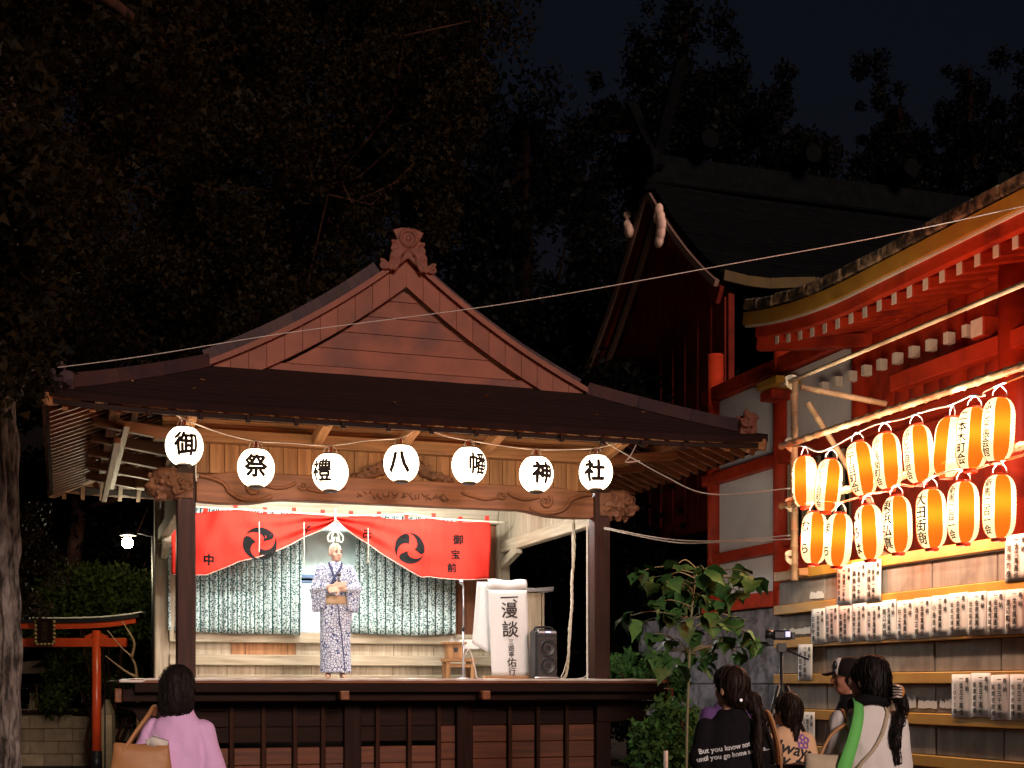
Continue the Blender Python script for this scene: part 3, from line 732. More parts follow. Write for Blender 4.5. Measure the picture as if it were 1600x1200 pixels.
for ch, px, py, s_ in (('中', 326, 875, .16), ('子', 480, 827, .13), ('氏', 573, 834, .14), ('御', 716, 843, .15), ('宝', 712, 866, .14), ('前', 706, 887, .14)):
    x, z = bpos(px, py); vs, fs = glyph(ch); vs, fs = split(vs, fs, 1); c = MB()
    for dx, dy in stamps(.04): c.add([on_banner(x + (a + dx) * s_, z + (b + dy) * s_) for a, b in vs], fs)
    c.build('character', M['bannerink'], banner, fix=False)
# rope along the banner top and the knotted tie with loops
rp = smooth_pts([(BX0 - .1, YB - .01, 3.93), (0.6, YB - .01, 3.90), (1.4, YB - .01, 3.89), (BXM, YB - .01, 3.87), (3.1, YB - .01, 3.90), (3.4, YB - .02, 3.93), (3.75, YB - .01, 3.88), (BX1 + .25, YB - .01, 3.86)], 6)
o = MB().tube(rp, 0.012, 6).build('rope', M['rope'], None, smooth=True, loc=ST(0, 0, 0), rotz=ANG); tag(o, 'pale twisted rope strung above the red banner', 'rope')
tie = thing('tie_cord', 'pale cord with looped bow tying up the middle of the red banner', 'cord', ST(BXM, YB - 0.09, 0), ANG)
c = MB(); c.tube([(0, 0, 3.95), (0, 0, 3.66)], 0.014, 6); c.ball((0, 0, 3.64), 0.03, n=8, m=6); c.build('knot', M['rope'], tie, smooth=True)
for dx in (-.11, -.05, .05, .11):
    c = MB(); c.tube(smooth_pts([(0, 0, 3.64), (dx * .6, -.01, 3.61), (dx, -.01, 3.54), (dx * .7, -.01, 3.48), (dx * .3, 0, 3.55)], 5), 0.010, 6); c.build('loop', M['rope'], tie, smooth=True)
for px, py0, py1 in ((405, 815, 862), (475, 815, 895), (575, 825, 880)):
    x = x_of(px, YB - .08); p = ST(x, YB - .08, 0); z0, z1 = z_of(py0, p), z_of(py1, p)
    o = MB().tube([(0, 0, 0), (0.004, 0, (z1 - z0) / 2), (0, 0, z1 - z0)], 0.005, 5).build('hanging_string', M['rope'], None, loc=(p.x, p.y, z0), rotz=ANG)
    tag(o, {405: 'thin pale string hanging across the left swirl crest of the banner', 475: 'thin pale string hanging beside the window left of the performer', 575: 'thin pale string hanging on the banner right of the performer'}[px], 'string', 'strings hanging in front of the banner')

# vinyl sheet on the floor front
c = MB()
XS0, XS1 = x_of(186, -.6), x_of(1030, -.6)
def f(u, v):
    x = XS0 + (XS1 - XS0) * u; wv = 0.006 * noise.noise(Vector((x * 4, 0, 1))); wr = 0.012 * max(0, noise.noise(Vector((x * 2.3, v * 9, 4))))
    if v < 0.06: return Vector((x, -0.633 + wv, ZF - 0.012 + wv * 1.5 + v * 0.4 - (0.02 if x < -.5 else 0)))
    return Vector((x, -0.63 + (v - 0.06) * 4.3, ZF + 0.012 + wr - (0.02 if x < -.6 else 0)))
c.grid(f, 160, 34)
M['vinyl'] = pm('pale_vinyl_sheet', (0.66, 0.62, 0.56), (0.56, 0.52, 0.46), 0.45, (3, 3, 3), 0.1)
o = c.build('floor_sheet', M['vinyl'], None, smooth=True, loc=ST(0, 0, 0), rotz=ANG); so = o.modifiers.new('thickness', 'SOLIDIFY'); so.thickness = 0.004
tag(o, 'pale vinyl sheet spread over the stage floor to its edge', 'floor sheet')

# announcement stand with paper scroll
sg = on_stage('announcement_stand', 'tall paper scroll on a wooden stand announcing the act', 'sign', 795, 0.75, rot=-0.12)
block('base', (0, 0.05, 0.03), (0.62, 0.3, 0.05), M['warmx'], sg, 0.008)
block('post', (0, 0.12, 0.62), (0.05, 0.04, 1.16), M['warmz'], sg, 0.004)
c = MB(); c.tube([(-.26, 0.05, 1.2), (.24, 0.05, 1.2)], 0.035, 10); c.build('roll_bar', M['warmx'], sg, smooth=True)
c = MB(); c.grid(lambda u, v: Vector((-.25 + .5 * u + .05 * (v - .5), -0.035 + .012 * math.sin(u * 5 + v * 3) - (.06 * math.sin(v * math.pi * .5) * 0) + (0.05 if v < 0 else 0), 1.14 - v * 1.08)), 16, 20)
fs_ = c.build('paper_sheet', M['paper'], sg, smooth=True); fs_.modifiers.new('t', 'SOLIDIFY').thickness = 0.003
c = MB(); c.grid(lambda u, v: Vector((-.27 + .50 * u, 0.05 - .085 * math.sin(v * math.pi * 1.25 + .1) * 1.0, 1.20 + .075 * math.cos(v * math.pi * 1.25 + .1) + .01 * math.sin(u * 9))), 14, 14)
c.build('rolled_paper', M['paper'], sg, smooth=True).modifiers.new('t', 'SOLIDIFY').thickness = 0.004
c = MB(); c.grid(lambda u, v: Vector((-.39 + .34 * u - .06 * v * (1 - u), 0.10 + .03 * math.sin(u * 7 + v), 1.25 - v * (.78 + .24 * u))), 14, 14)
c.build('turned_sheets', M['paper'], sg, smooth=True).modifiers.new('t', 'SOLIDIFY').thickness = 0.003
sf = lambda a, b: Vector((a + .05 * (.5 - (b - .06) / 1.08) , -0.052 + .012 * math.sin((a + .25) / .5 * 5 + (1.14 - b) / 1.08 * 3), b))
M['brush'] = plain('brush_ink', (0.03, 0.016, 0.012), 0.7)
for ch, z, s_, ft in (('漫', .885, .215, .012), ('談', .645, .215, .012), ('三', .485, .075, .012), ('遊', .405, .085, .01), ('亭', .325, .075, .01), ('佑', .225, .125, .012), ('行', .115, .10, .012)):
    c = MB(); write(c, ch, .01, z, s_, sf, ft); c.build('character', M['brush'], fs_, fix=False)
c = MB(); c.add([sf(a, b) for a, b in ((-.10, 1.05), (.13, 1.06), (.13, 1.045), (-.09, 1.03))], [(0, 1, 2, 3)]); c.add([sf(a, b) for a, b in ((.07, 1.03), (.12, .985), (.10, .98), (.06, 1.01))], [(0, 1, 2, 3)]); c.build('brush_stroke', M['brush'], fs_, fix=False)

# party loudspeaker
sp = on_stage('loudspeaker', 'black party loudspeaker with two round woofers on the stage', 'loudspeaker', 849, 0.45)
c = MB(); c.box((0, 0, .32), (.29, .28, .63)); bd = c.build('cabinet', M['black'], sp, bevel=0.035)
M['grille'] = pm('brown_black_grille', (0.05, 0.04, 0.038), (0.025, 0.02, 0.02), 0.55, (90, 90, 90), 0.4)
c = MB(); c.box((0, -.145, .29), (.25, .02, .5)); c.build('grille', M['grille'], sp, bevel=0.008)
for z in (.18, .40):
    c = MB(); prof = [(.105, 0), (.105, .014), (.09, .016), (.07, .004), (.03, .002), (.028, .010), (.001, .016)]
    vs = MB().lathe(prof, 24)
    c.add([(p[0], -.152 - p[2], z + p[1]) for p in vs.v], vs.f); c.build('woofer', M['black'], sp, smooth=True)
c = MB(); c.box((0, -.13, .595), (.24, .04, .035)); c.build('control_panel', M['steel'], sp, bevel=0.008)
M['led'] = glow('blue_display', (0.25, 0.3, 1.0), 3.0)
c = MB(); c.box((0.01, -.153, .597), (.06, .006, .016)); c.build('display', M['led'], sp)
c = MB(); c.tube(smooth_pts([(-.11, 0, .62), (-.1, 0, .66), (.1, 0, .66), (.11, 0, .62)], 5), .014, 8); c.build('carry_handle', M['black'], sp, smooth=True)
c = MB(); c.tube(smooth_pts([(-.14, -.13, .03), (-.14, -.148, .035), (.14, -.148, .035), (.14, -.13, .03)], 4), .008, 6); c.build('trim_rail', M['steel'], sp)

# microphone stand
ms = on_stage('microphone_stand', 'thin chrome microphone stand with round base beside the paper scroll', 'microphone stand', 724, 0.5)
MB().lathe([(.15, 0), (.15, .012), (.05, .03), (.015, .04)], 28).build('base', M['steel'], ms, smooth=True)
MB().tube([(0, 0, .03), (0, 0, .62)], .013, 10).build('lower_tube', M['steel'], ms, smooth=True)
MB().tube([(0, 0, .60), (0, 0, .66)], .018, 10).build('clutch', M['black'], ms, smooth=True)
MB().tube([(0, 0, .62), (0, 0, 1.16)], .009, 10).build('upper_tube', M['steel'], ms, smooth=True)
c = MB(); c.tube([(0, 0, 1.15), (-.02, -.02, 1.19)], .012, 8); c.ball((-.035, -.03, 1.205), .03, n=10, m=8); c.build('clip', M['steel'], ms, smooth=True)
cb = MB(); cb.tube(smooth_pts([(.02, 0, .3), (.06, -.02, .38), (.10, -.03, .30), (.14, -.05, .12), (.17, -.06, .02), (.35, 0, .015), (.6, .1, .012)], 6), .008, 6)
o = cb.build('microphone_cable', M['wire'], None, smooth=True, loc=ST(x_of(724, .5), .5, ZF), rotz=ANG); tag(o, 'white cable looping down beside the microphone stand', 'cable')

# lectern behind the scroll
lc = on_stage('lectern', 'plain wooden lectern with grey sloping top behind the paper scroll', 'lectern', 828, 1.5)
block('body', (-.02, 0, .58), (.26, .3, 1.16), M['greyz'], lc, 0.006); block('corner_strip', (.135, -.14, .58), (.03, .03, 1.16), M['greyz'], lc, 0.004)
M['greytop'] = plain('grey_laminate', (0.19, 0.18, 0.175), 0.5)
c = MB(); c.prism([(-.24, 1.16), (.26, 1.18), (.27, 1.24), (0, 1.215), (-.24, 1.225)], lambda a, b, t: Vector((a, t, b)), -.2, .2); c.build('top', M['greytop'], lc, bevel=0.004)
# little wooden box on its bench
bn = on_stage('wooden_bench', 'low pale wooden bench against the back wall carrying a small box', 'bench', 716, 3.25)
block('seat', (0, 0, .30), (.44, .3, .05), M['warmx'], bn, 0.005)
for x in (-.18, .18):
    for y in (-.11, .11): block('leg', (x, y, .14), (.05, .05, .28), M['warmz'], bn, 0.004)
block('rail', (0, -.11, .22), (.32, .025, .05), M['warmx'], bn, 0.003)
ob = on_stage('wooden_box', 'small pale wooden box with round hole on the low bench', 'box', 709, 3.22, ZF + .325)
block('body', (0, 0, .10), (.22, .2, .20), M['warmz'], ob, 0.004); block('lid', (0, 0, .215), (.32, .26, .035), M['warmx'], ob, 0.005)
c = MB(); c.tube([(0, -.10, .12), (0, -.104, .12)], .035, 14); c.build('hole', M['black'], ob)
pn = on_stage('desk_fan', 'small grey desk fan and meter box behind the wooden box', 'fan', 720, 3.45, ZF + .2)
c = MB(); c.box((.12, 0, .33), (.3, .12, .14)); c.build('meter_box', M['white'], pn, bevel=0.01)
c = MB(); c.lathe([(.06, 0), (.06, .03), (.02, .05), (.015, .2)], 14, (-.1, 0, .1)); c.build('stand', M['black'], pn)
c = MB()
for k in range(4): c.tube([Vector((-.1 + (.02 + .02 * k) * math.cos(a), -.05, .36 + (.02 + .02 * k) * math.sin(a))) for a in np.linspace(0, 6.283, 20)], .003, 4)
c.build('grille', M['steel'], pn)

# hanging rope and cable by the right front post
hr = smooth_pts([(0, 0, 3.56), (0.01, 0, 3.2), (-.02, 0, 2.8), (-.02, 0, 2.5), (-.05, 0, 2.2), (-.06, .02, 1.85), (-.09, .03, 1.62), (-.16, .0, 1.575)], 8)
tw = MB()
for ph in (0, 2.1, 4.2): tw.tube([p + Vector((.011 * math.cos(ph + k * .8), .011 * math.sin(ph + k * .8), 0)) for k, p in enumerate(hr)], .010, 5)
o = tw.build('hanging_rope', M['rope'], None, smooth=True, loc=ST(x_of(896, .35), .35, 0), rotz=ANG); tag(o, 'pale twisted rope hanging from the front beam to the floor', 'rope')
o = MB().tube(smooth_pts([(0, 0, 3.5), (0, 0, 2.6), (-.03, 0, 2.0), (-.10, 0, 1.7), (-.14, -.02, 1.575), (.1, -.05, 1.58), (.22, -.08, 1.64), (.34, -.1, 1.575)], 6), .007, 6).build('thin_cable', M['wire'], None, smooth=True, loc=ST(x_of(894, .2), .2, 0), rotz=ANG)
tag(o, 'thin cable hanging beside the twisted rope and looping on the floor', 'cable')
o = MB().tube([(0, 0, 1.57), (0.0, 0, 3.5)], .012, 8).build('pale_conduit', M['white'], None, loc=ST(W - .17, -.02, 0), rotz=ANG); tag(o, 'pale thin conduit running up beside the right front post', 'conduit')

# ceiling tube lights of the stage (hidden from the front by the beam)
for k, (x, y, L_) in enumerate(((1.5, 0.34, 330), (3.4, 0.34, 330), (1.5, 2.1, 760), (3.4, 2.1, 760))):
    t = thing('tube_light', ('%s %s fluorescent tube fitting on the stage ceiling' % (('front', 'rear')[k // 2], ('left', 'right')[k % 2])), 'light', ST(x, y, 4.21), ANG, 'ceiling tube lights of the stage')
    c = MB(); c.prism([(-.05, -.0), (.05, 0), (.03, -.045), (-.03, -.045)], lambda a, b, q: Vector((q, a, b)), -.63, .63); c.build('housing', M['white'], t)
    for xx in (-.61, .61): c = MB(); c.box((xx, 0, -.06), (.02, .03, .05)); c.build('holder', M['white'], t)
    c = MB(); c.tube([(-.6, 0, -.075), (.6, 0, -.075)], .015, 6); c.build('tube', glow('lit_tube_%d' % k, (1.0, 1.0, 0.96), L_), t)

# ------------------------------------------------------------------ round white lanterns along the eave
M['lanternw'] = glow('lit_white_paper', (1.0, 0.80, 0.56), 7.0)
M['lantext'] = plain('lantern_ink', (0.012, 0.006, 0.006), 0.8)
M['ring'] = plain('black_lantern_ring', (0.03, 0.02, 0.018), 0.5)
M['redcord'] = plain('red_cord', (0.5, 0.10, 0.05), 0.7)
LR, LH = 0.196, 0.202
def rnd_r(z): return LR * max(0.0, 1 - (z / (LH * 1.06)) ** 2) ** 0.45
prof = []
for k in range(29):
    z = -LH * 0.93 + 2 * LH * 0.93 * k / 28; prof.append((rnd_r(z) + (0.0022 if k % 2 else -0.0016), z))
_rl = {}
def round_lantern(px, py, ch, yaw, lab, y=-0.78, tilt=0.0):
    x = x_of(px, y); p = ST(x, y, 0); p.z = z_of(py, p); face = math.atan2(p.x, -p.y) + 0.0    # turn towards the viewer
    t = thing('round_lantern', lab, 'lantern', p, math.atan2(-p.x, p.y) * -1 * -1 + R(yaw), 'round white lanterns along the stage eave')
    t.rotation_euler = (0, R(tilt), math.atan2(-p.x, p.y) + R(yaw))
    def part(nm, mk, mat):
        if nm not in _rl: _rl[nm] = mk().build(nm, mat, t, smooth=True); return _rl[nm]
        return link(nm, _rl[nm].data, t)
    sh = part('paper_shade', lambda: MB().lathe(prof, 32, cap=False), M['lanternw'])
    part('top_ring', lambda: MB().lathe([(.075, .186), (.082, .19), (.082, .205), (.06, .207)], 20), M['ring'])
    part('bottom_ring', lambda: MB().lathe([(.05, -.222), (.075, -.215), (.08, -.195), (.07, -.186)], 20), M['ring'])
    def hd():
        m_ = MB()
        for a in (0.3, 1.9): m_.tube(smooth_pts([Vector((.075 * math.cos(a), .075 * math.sin(a), .2)), Vector((.06 * math.cos(a), .06 * math.sin(a), .26)), Vector((0, 0, .295)), Vector((-.06 * math.cos(a), -.06 * math.sin(a), .26)), Vector((-.075 * math.cos(a), -.075 * math.sin(a), .2))], 5), .005, 5)
        return m_
    part('wire_handle', hd, M['wire'])
    def hc():
        m_ = MB()
        for a in (-.02, .0, .02): m_.tube([(a, 0, .2), (a * .3, .01, .29)], .006, 5)
        return m_
    part('red_cord', hc, M['redcord'])
    vs, fs = glyph(ch); vs, fs = split(vs, fs, 2); c = MB(); s_ = 0.255
    for dx, dy in stamps(.028 if ch in '禮幡' else .036 if ch in '御祭' else .046): c.add([(lambda an, z: Vector(((rnd_r(z) + .006) * math.cos(an), (rnd_r(z) + .006) * math.sin(an), z)))(-math.pi / 2 + (a + dx) * s_ / LR, (b + dy) * s_) for a, b in vs], fs)
    c.build('character', M['lantext'], sh, fix=False)
    return p
LP = []
for px, py, ch, yaw, lab in ((288, 697, '御', 6, 'round white lantern at the left end, first character of the row'), (400, 731, '祭', 0, 'round white lantern second from the left along the eave'),
        (516, 738, '禮', -32, 'round white lantern third from the left, its character turned aside'), (627, 724, '八', -8, 'round white lantern with a two-stroke character under the gable'),
        (733, 727, '幡', 34, 'round white lantern fifth from the left, its character half turned away'), (838, 741, '神', 24, 'round white lantern second from the right post end'),
        (931, 738, '社', -4, 'round white lantern in front of the carved lion head at right')):
    LP.append(round_lantern(px, py, ch, yaw, lab))
def cordpt(px, py, y=-0.78): p = ST(x_of(px, y), y, 0); p.z = z_of(py, p); return p
cpts = [cordpt(*q) for q in ((262, 640), (291, 656), (345, 676), (400, 689), (455, 692), (515, 696), (575, 688), (627, 684), (656, 670), (700, 682), (733, 688), (790, 697), (838, 702), (890, 702), (931, 700), (965, 692), (1000, 683))]
o = MB().tube(smooth_pts(cpts, 5), .009, 6).build('festoon_cable', M['wire'], None, smooth=True); tag(o, 'pale twisted electric cord carrying the round lanterns under the eave', 'cord')
for px, lab in ((262, 'wire tail hanging behind the leftmost round lantern'),):
    o = MB().tube(smooth_pts([cordpt(272, 640, -.6), cordpt(303, 690, -.3), cordpt(306, 740, -.2), cordpt(307, 752, -.2)], 5), .008, 6).build('wire_tail', M['wire'], None, smooth=True); tag(o, lab, 'wire')
# wires between the stage and the lantern rack
for k, (lab, pts) in enumerate((('pale slack wire from the right eave lantern to the rack', [cordpt(945, 690), AT(1035, 742, 14.6), AT(1110, 772, 14.0), AT(1235, 763, 13.4)]),
        ('upper of two wires between stage post and lantern rack', [AT(944, 824, 16.4), AT(1040, 842, 15), AT(1130, 845, 14), AT(1240, 836, 13.4)]),
        ('lower of two wires between stage post and lantern rack', [AT(944, 826, 16.3), AT(1050, 847, 15), AT(1130, 847, 14), AT(1240, 842, 13.4)]),
        ('frayed wire ends dangling from the right eave corner', [cordpt(1000, 683), AT(985, 712, 14.4), AT(978, 722, 14.4), AT(1000, 720, 14.4)]))):
    o = MB().tube(smooth_pts(pts, 8), .007, 5).build('slack_wire', M['wire'], None, smooth=True); tag(o, lab, 'wire')
o = MB().tube(smooth_pts([AT(-60, 592, 11.0), AT(200, 560, 11.0), AT(450, 520, 11.0), AT(800, 473, 10.8), AT(1150, 411, 10.5), AT(1400, 365, 10.2), AT(1700, 300, 10.0)], 8), .0035, 5).build('overhead_wire', M['wire'], None, smooth=True)
tag(o, 'thin overhead wire crossing in front of both roofs', 'wire')
# ------------------------------------------------------------------ podium wall with ochre rails
def isz(i, s, z): return Vector((i, -s, z))
pod = thing('podium_wall', 'grey panelled podium wall with ochre rails and donation papers', 'wall', SH(0, 0, 0), ANG)
RZ = (2.58, 2.246, 1.911, 1.558, 1.217, 0.87, 0.53, 0.19); S_END = 8.0
for z in RZ: block('ochre_rail', isz(-0.025, S_END / 2 - .02, z), (0.05, S_END, 0.095), M['ochre'], pod, 0.006)
M['panel'] = pm('weathered_grey_panel', (0.33, 0.305, 0.28), (0.17, 0.15, 0.14), 0.85, (7, 7, 1.1), 0.2, 0.2, 0.15, 9, dirt=((0.14, 0.115, 0.105), 2.6, 0.56))
rows = [(1289, 1372, 1457, 1559), (1286, 1372, 1455, 1560), (1290, 1368, 1460, 1564), (1292, 1391, 1462, 1567), (1294, 1389, 1463, 1569), (1290, 1372, 1463, 1570), (1290, 1372, 1463, 1570)]
for (za, zb), js in zip(zip(RZ[:-1], RZ[1:]), rows):
    ed = [0.0] + [s_of(p, 0) for p in js] + [4.6, 5.7, 6.8, S_END]
    for a, b in zip(ed[:-1], ed[1:]):
        block('wall_panel', isz(0.02 + random.uniform(-.006, .004), (a + b) / 2, (za + zb) / 2), (0.04, round(b - a - 0.012, 3), round(za - zb - 0.102, 3)), M['panel'], pod, 0.005)
block('backing', isz(0.13, S_END / 2, 1.32), (0.16, S_END - .04, 2.6), M['concrete'], pod, 0.01)
block('podium_top', isz(1.1, S_END / 2, 2.5), (1.75, S_END - .06, 0.1), M['concrete'], pod, 0.01)
block('end_wall', isz(1.1, 0.06, 1.22), (1.75, 0.10, 2.44), M['concrete'], pod, 0.01)

# donation papers ----------------------------------------------------
M['note'] = pm('handwritten_notice_paper', (0.74, 0.735, 0.75), (0.67, 0.665, 0.69), 0.9, (3, 3, 3), 0.15, 0.04, 0.1)
def paper(sa, sb, z1, z0, cols, lab, group, i=-0.058, rot=0.0, nm='donation_paper'):
    w, h = sb - sa, z1 - z0; p = SH(i, (sa + sb) / 2, z0)
    t = thing(nm, lab, 'notice', p + Vector((0, 0, random.uniform(-.009, .009))), ANG, group); t.rotation_euler = (random.gauss(0, .012), 0, ANG)
    c = MB(); c.grid(lambda u, v: Vector((-.0015 * math.sin(u * 5 + v * 4 + sa * 9) * (1 - v), -(u - .5) * w, v * h)), 5, 5)
    o = c.build('sheet', M['note'], t, smooth=True); o.modifiers.new('t', 'SOLIDIFY').thickness = 0.0015
    m_ = MB(); fn = lambda a, b: Vector((-.0075, -a, b))
    for txt, cx, top, bot, k in cols:
        n = len(txt); stp = (top - bot) / n * h
        for j, ch in enumerate(txt): write(m_, ch, cx * w, top * h - stp * (j + .5), stp * k, fn, 0.026, sx=min(1.0, 0.30 * w / (stp * k)) if txt.startswith('一金') else min(1.0, .26 * w / (stp * k)))
    m_.build('handwriting', M['ink'], o, fix=False)['kind'] = 'stuff'
    return t
def std(amt, name): return [('奉納', .32, .95, .58, .75), ('一金' + amt + '圓也', .02, .97, .05, .95), (name + '様', -.31, .80, .08, .85)]
G1 = 'ten thousand yen donation papers in the long row'
names = ['石田守', '沼田栄', '佐藤博', '加藤幹子', '高山健一', '関口修', '井上茂', '浅見正', '小泉良', '岩本志津', '池田昭彦', '渡邊秀雄', '渡辺勲', '原口清']
bx = [1267.5, 1290, 1311, 1331, 1354, 1379, 1401, 1428, 1455, 1483, 1512, 1542, 1570, 1601, 1634]
ordn = ['leftmost', 'second', 'third', 'fourth', 'fifth', 'sixth', 'seventh', 'eighth', 'ninth', 'tenth', 'eleventh', 'twelfth', 'thirteenth', 'fourteenth']
for k, nm in enumerate(names):
    sa, sb = s_of(bx[k], -.058), s_of(bx[k + 1], -.058)
    paper(sa + .002, sb - .002, 2.225, 1.89, std('壱萬', nm), ('leftmost donation paper in the long row on the podium wall' if k == 0 else '%s donation paper from the left in the long row' % ordn[k]), G1)
for k, (a, b) in enumerate(((1307, 1331), (1331, 1354), (1354, 1377))):
    paper(s_of(a, -.058), s_of(b, -.058) - .002, 2.60, 2.232, [('奉納', .32, .95, .6, .7), (('一清酒二本也', '一清酒一本也', '一麦酒一箱也')[k], .0, .93, .06, .9), (('町会有志様', '森商店様', '沖縄会様')[k], -.3, .82, .1, .8)],
          ('left', 'middle', 'right')[k] + ' sheet of the three sake donation papers above the long row', 'sake donation papers below the lanterns')
paper(s_of(1570, -.058), s_of(1606, -.058), 2.62, 2.27, std('弐萬', '河原灼'), 'single donation paper above the right end of the long row', 'single donation papers')
for k, (a, b, nm) in enumerate(((1487.5, 1518, 'JOYS'), (1518, 1548, '黒澤康雄'), (1548, 1578, '尾関吉政'), (1578, 1609, '佐々木隆'))):
    paper(s_of(a, -.058), s_of(b, -.058) - .002, 1.585, 1.24, std('五千', nm), ordn[k].replace('leftmost', 'first') + ' sheet from the left in the lower row of five thousand yen papers', 'five thousand yen donation papers')
paper(s_of(1247, -.058), s_of(1269, -.058), 1.885, 1.54, std('壱千', '吉田昭'), 'narrow donation paper beside the camera on the tripod', 'narrow donation papers')
paper(s_of(1252, -.058), s_of(1273, -.058), 1.235, 0.885, std('五千', '小林健'), 'narrow donation paper low on the wall behind the tripod leg', 'narrow donation papers')
for k, (a, b, y0, y1, lab) in enumerate(((1219, 1266, 980, 992, 'ragged strip of torn white paper behind the tripod camera'), (1265, 1287, 923, 936, 'small torn scrap of paper near the wall top'), (1409, 1431, 1086, 1107, 'curled torn paper scrap right of the white-shirted woman'), (1434, 1464, 1092, 1108, 'torn remnant with one character in the middle of the wall'), (1468, 1490, 1090, 1107, 'torn paper remnant touching the lower paper row'))):
    random.seed(60 + k); s0, s1 = s_of(a, -.01), s_of(b, -.01); pz = SH(-.01, (s0 + s1) / 2); zt, zb = z_of(y0, pz), z_of(y1, pz); n = 12
    top = [(s0 + (s1 - s0) * j / n, zt - abs(random.gauss(0, .35)) * (zt - zb) * (.6 if j not in (0, n) else 1.2)) for j in range(n + 1)]; bot = [(s1 - (s1 - s0) * j / n, zb + random.uniform(0, .12) * (zt - zb)) for j in range(n + 1)]
    c = MB(); c.prism(top + bot, lambda p, q, t: SH(t, p, q), -.008, -.0095); o = c.build('torn_paper', M['note'], None); tag(o, lab, 'paper', 'torn paper remnants on the wall')

# ------------------------------------------------------------------ lantern rack and long lanterns
rack = thing('lantern_rack', 'bamboo pole rack for lanterns standing on the podium wall', 'rack', SH(0, 0, 0), ANG)
def bamboo(p, q, r, name='pole', jitter=True):
    p, q = Vector(p), Vector(q); n = max(3, int((q - p).length / .16)); pts = []; rr = []
    for k in range(n):
        for e, d in ((0.0, 1.22), (.06, 1.0), (.94, 1.0)): pts.append(p.lerp(q, (k + e) / n)); rr.append(r * d)
    MB().tube(pts, rr, 8).build(name, M['bamboo'], rack, smooth=True)
PZ1, PZ2, PZ3 = 3.80, 3.225, 4.40
sv = s_of(1241, -.17)
bamboo(isz(-.17, sv, 2.5), isz(-.17, sv, 4.45), .035, 'upright'); bamboo(isz(-.17, 5.2, 2.5), isz(-.17, 5.2, 4.45), .035, 'upright')
for s_ in (sv, 5.2): block('wall_cleat', isz(-.10, s_, 2.58), (.10, .12, .07), M['warmx'], rack, .005)
for z in (PZ1, PZ2): bamboo(isz(-.25, s_of(1221, -.25), z), isz(-.25, 6.5, z), .032)
MB().tube([isz(-.23, s_of(1222, -.23), PZ3), isz(-.23, 6.5, PZ3)], .022, 8).build('steel_pipe', M['bamboo'], rack, smooth=True)
bamboo(isz(-.05, sv + .05, 4.2), isz(.5, sv + .5, 3.0), .028, 'brace'); bamboo(isz(-.05, sv + .05, 3.15), isz(.55, sv + .75, 2.6), .028, 'brace'); bamboo(isz(-.1, sv, 4.36), isz(.7, sv + .25, 4.2), .028, 'brace')
for z in (PZ1, PZ2, PZ3, 2.72):
    c = MB()
    for k in range(4): c.tube([isz(-.20 + .062 * math.cos(a), sv + .02 * math.sin(2 * a), z + .045 * math.sin(a) + (k - 1.5) * .014) for a in np.linspace(0, 6.283, 14)], .008, 5)
    c.build('lashing', M['rope'], rack, smooth=True)
def lantern_paper(name, em, k_, tr, df):           # thin paper: glows, lets some of the bulb's light straight through, scatters a little
    m, nt, bs, out = nodes(name); nt.nodes.remove(bs); L = nt.links.new
    e = N(nt, 'ShaderNodeEmission'); e.inputs['Color'].default_value = (*em, 1); e.inputs['Strength'].default_value = k_
    t = N(nt, 'ShaderNodeBsdfTransparent'); t.inputs['Color'].default_value = (*tr, 1); d = N(nt, 'ShaderNodeBsdfTranslucent'); d.inputs['Color'].default_value = (*df, 1)
    a = N(nt, 'ShaderNodeAddShader'); b = N(nt, 'ShaderNodeAddShader'); L(e.outputs[0], a.inputs[0]); L(t.outputs[0], a.inputs[1]); L(a.outputs[0], b.inputs[0]); L(d.outputs[0], b.inputs[1]); L(b.outputs[0], out.inputs['Surface'])
    return m
M['lcream'] = lantern_paper('lit_cream_paper', (1.0, 0.66, 0.32), 0.75, (0.145, 0.125, 0.10), (0.016, 0.0115, 0.0065))
M['lorange'] = lantern_paper('lit_orange_paper', (1.0, 0.13, 0.01), 0.80, (0.12, 0.02, 0.0025), (0.013, 0.0016, 0.00006))
M['redring'] = plain('red_lantern_ring', (0.55, 0.05, 0.02), 0.5)
OR, OH = 0.116, 0.238
def ov_r(z): return OR * max(0.0, 1 - abs(z / OH) ** 4.2) ** 0.46
oprof = []
for k in range(37):
    z = -OH * .95 + 2 * OH * .95 * k / 36; oprof.append((ov_r(z) + (.0016 if k % 2 else -.001), z))
oprof = [(.006, -OH * 1.0), (.04, -OH * .985)] + oprof      # paper floor of the lantern
oprof_sect = lambda j: 1 if ((j + 3) // 6) % 2 else 0
_ol = {}
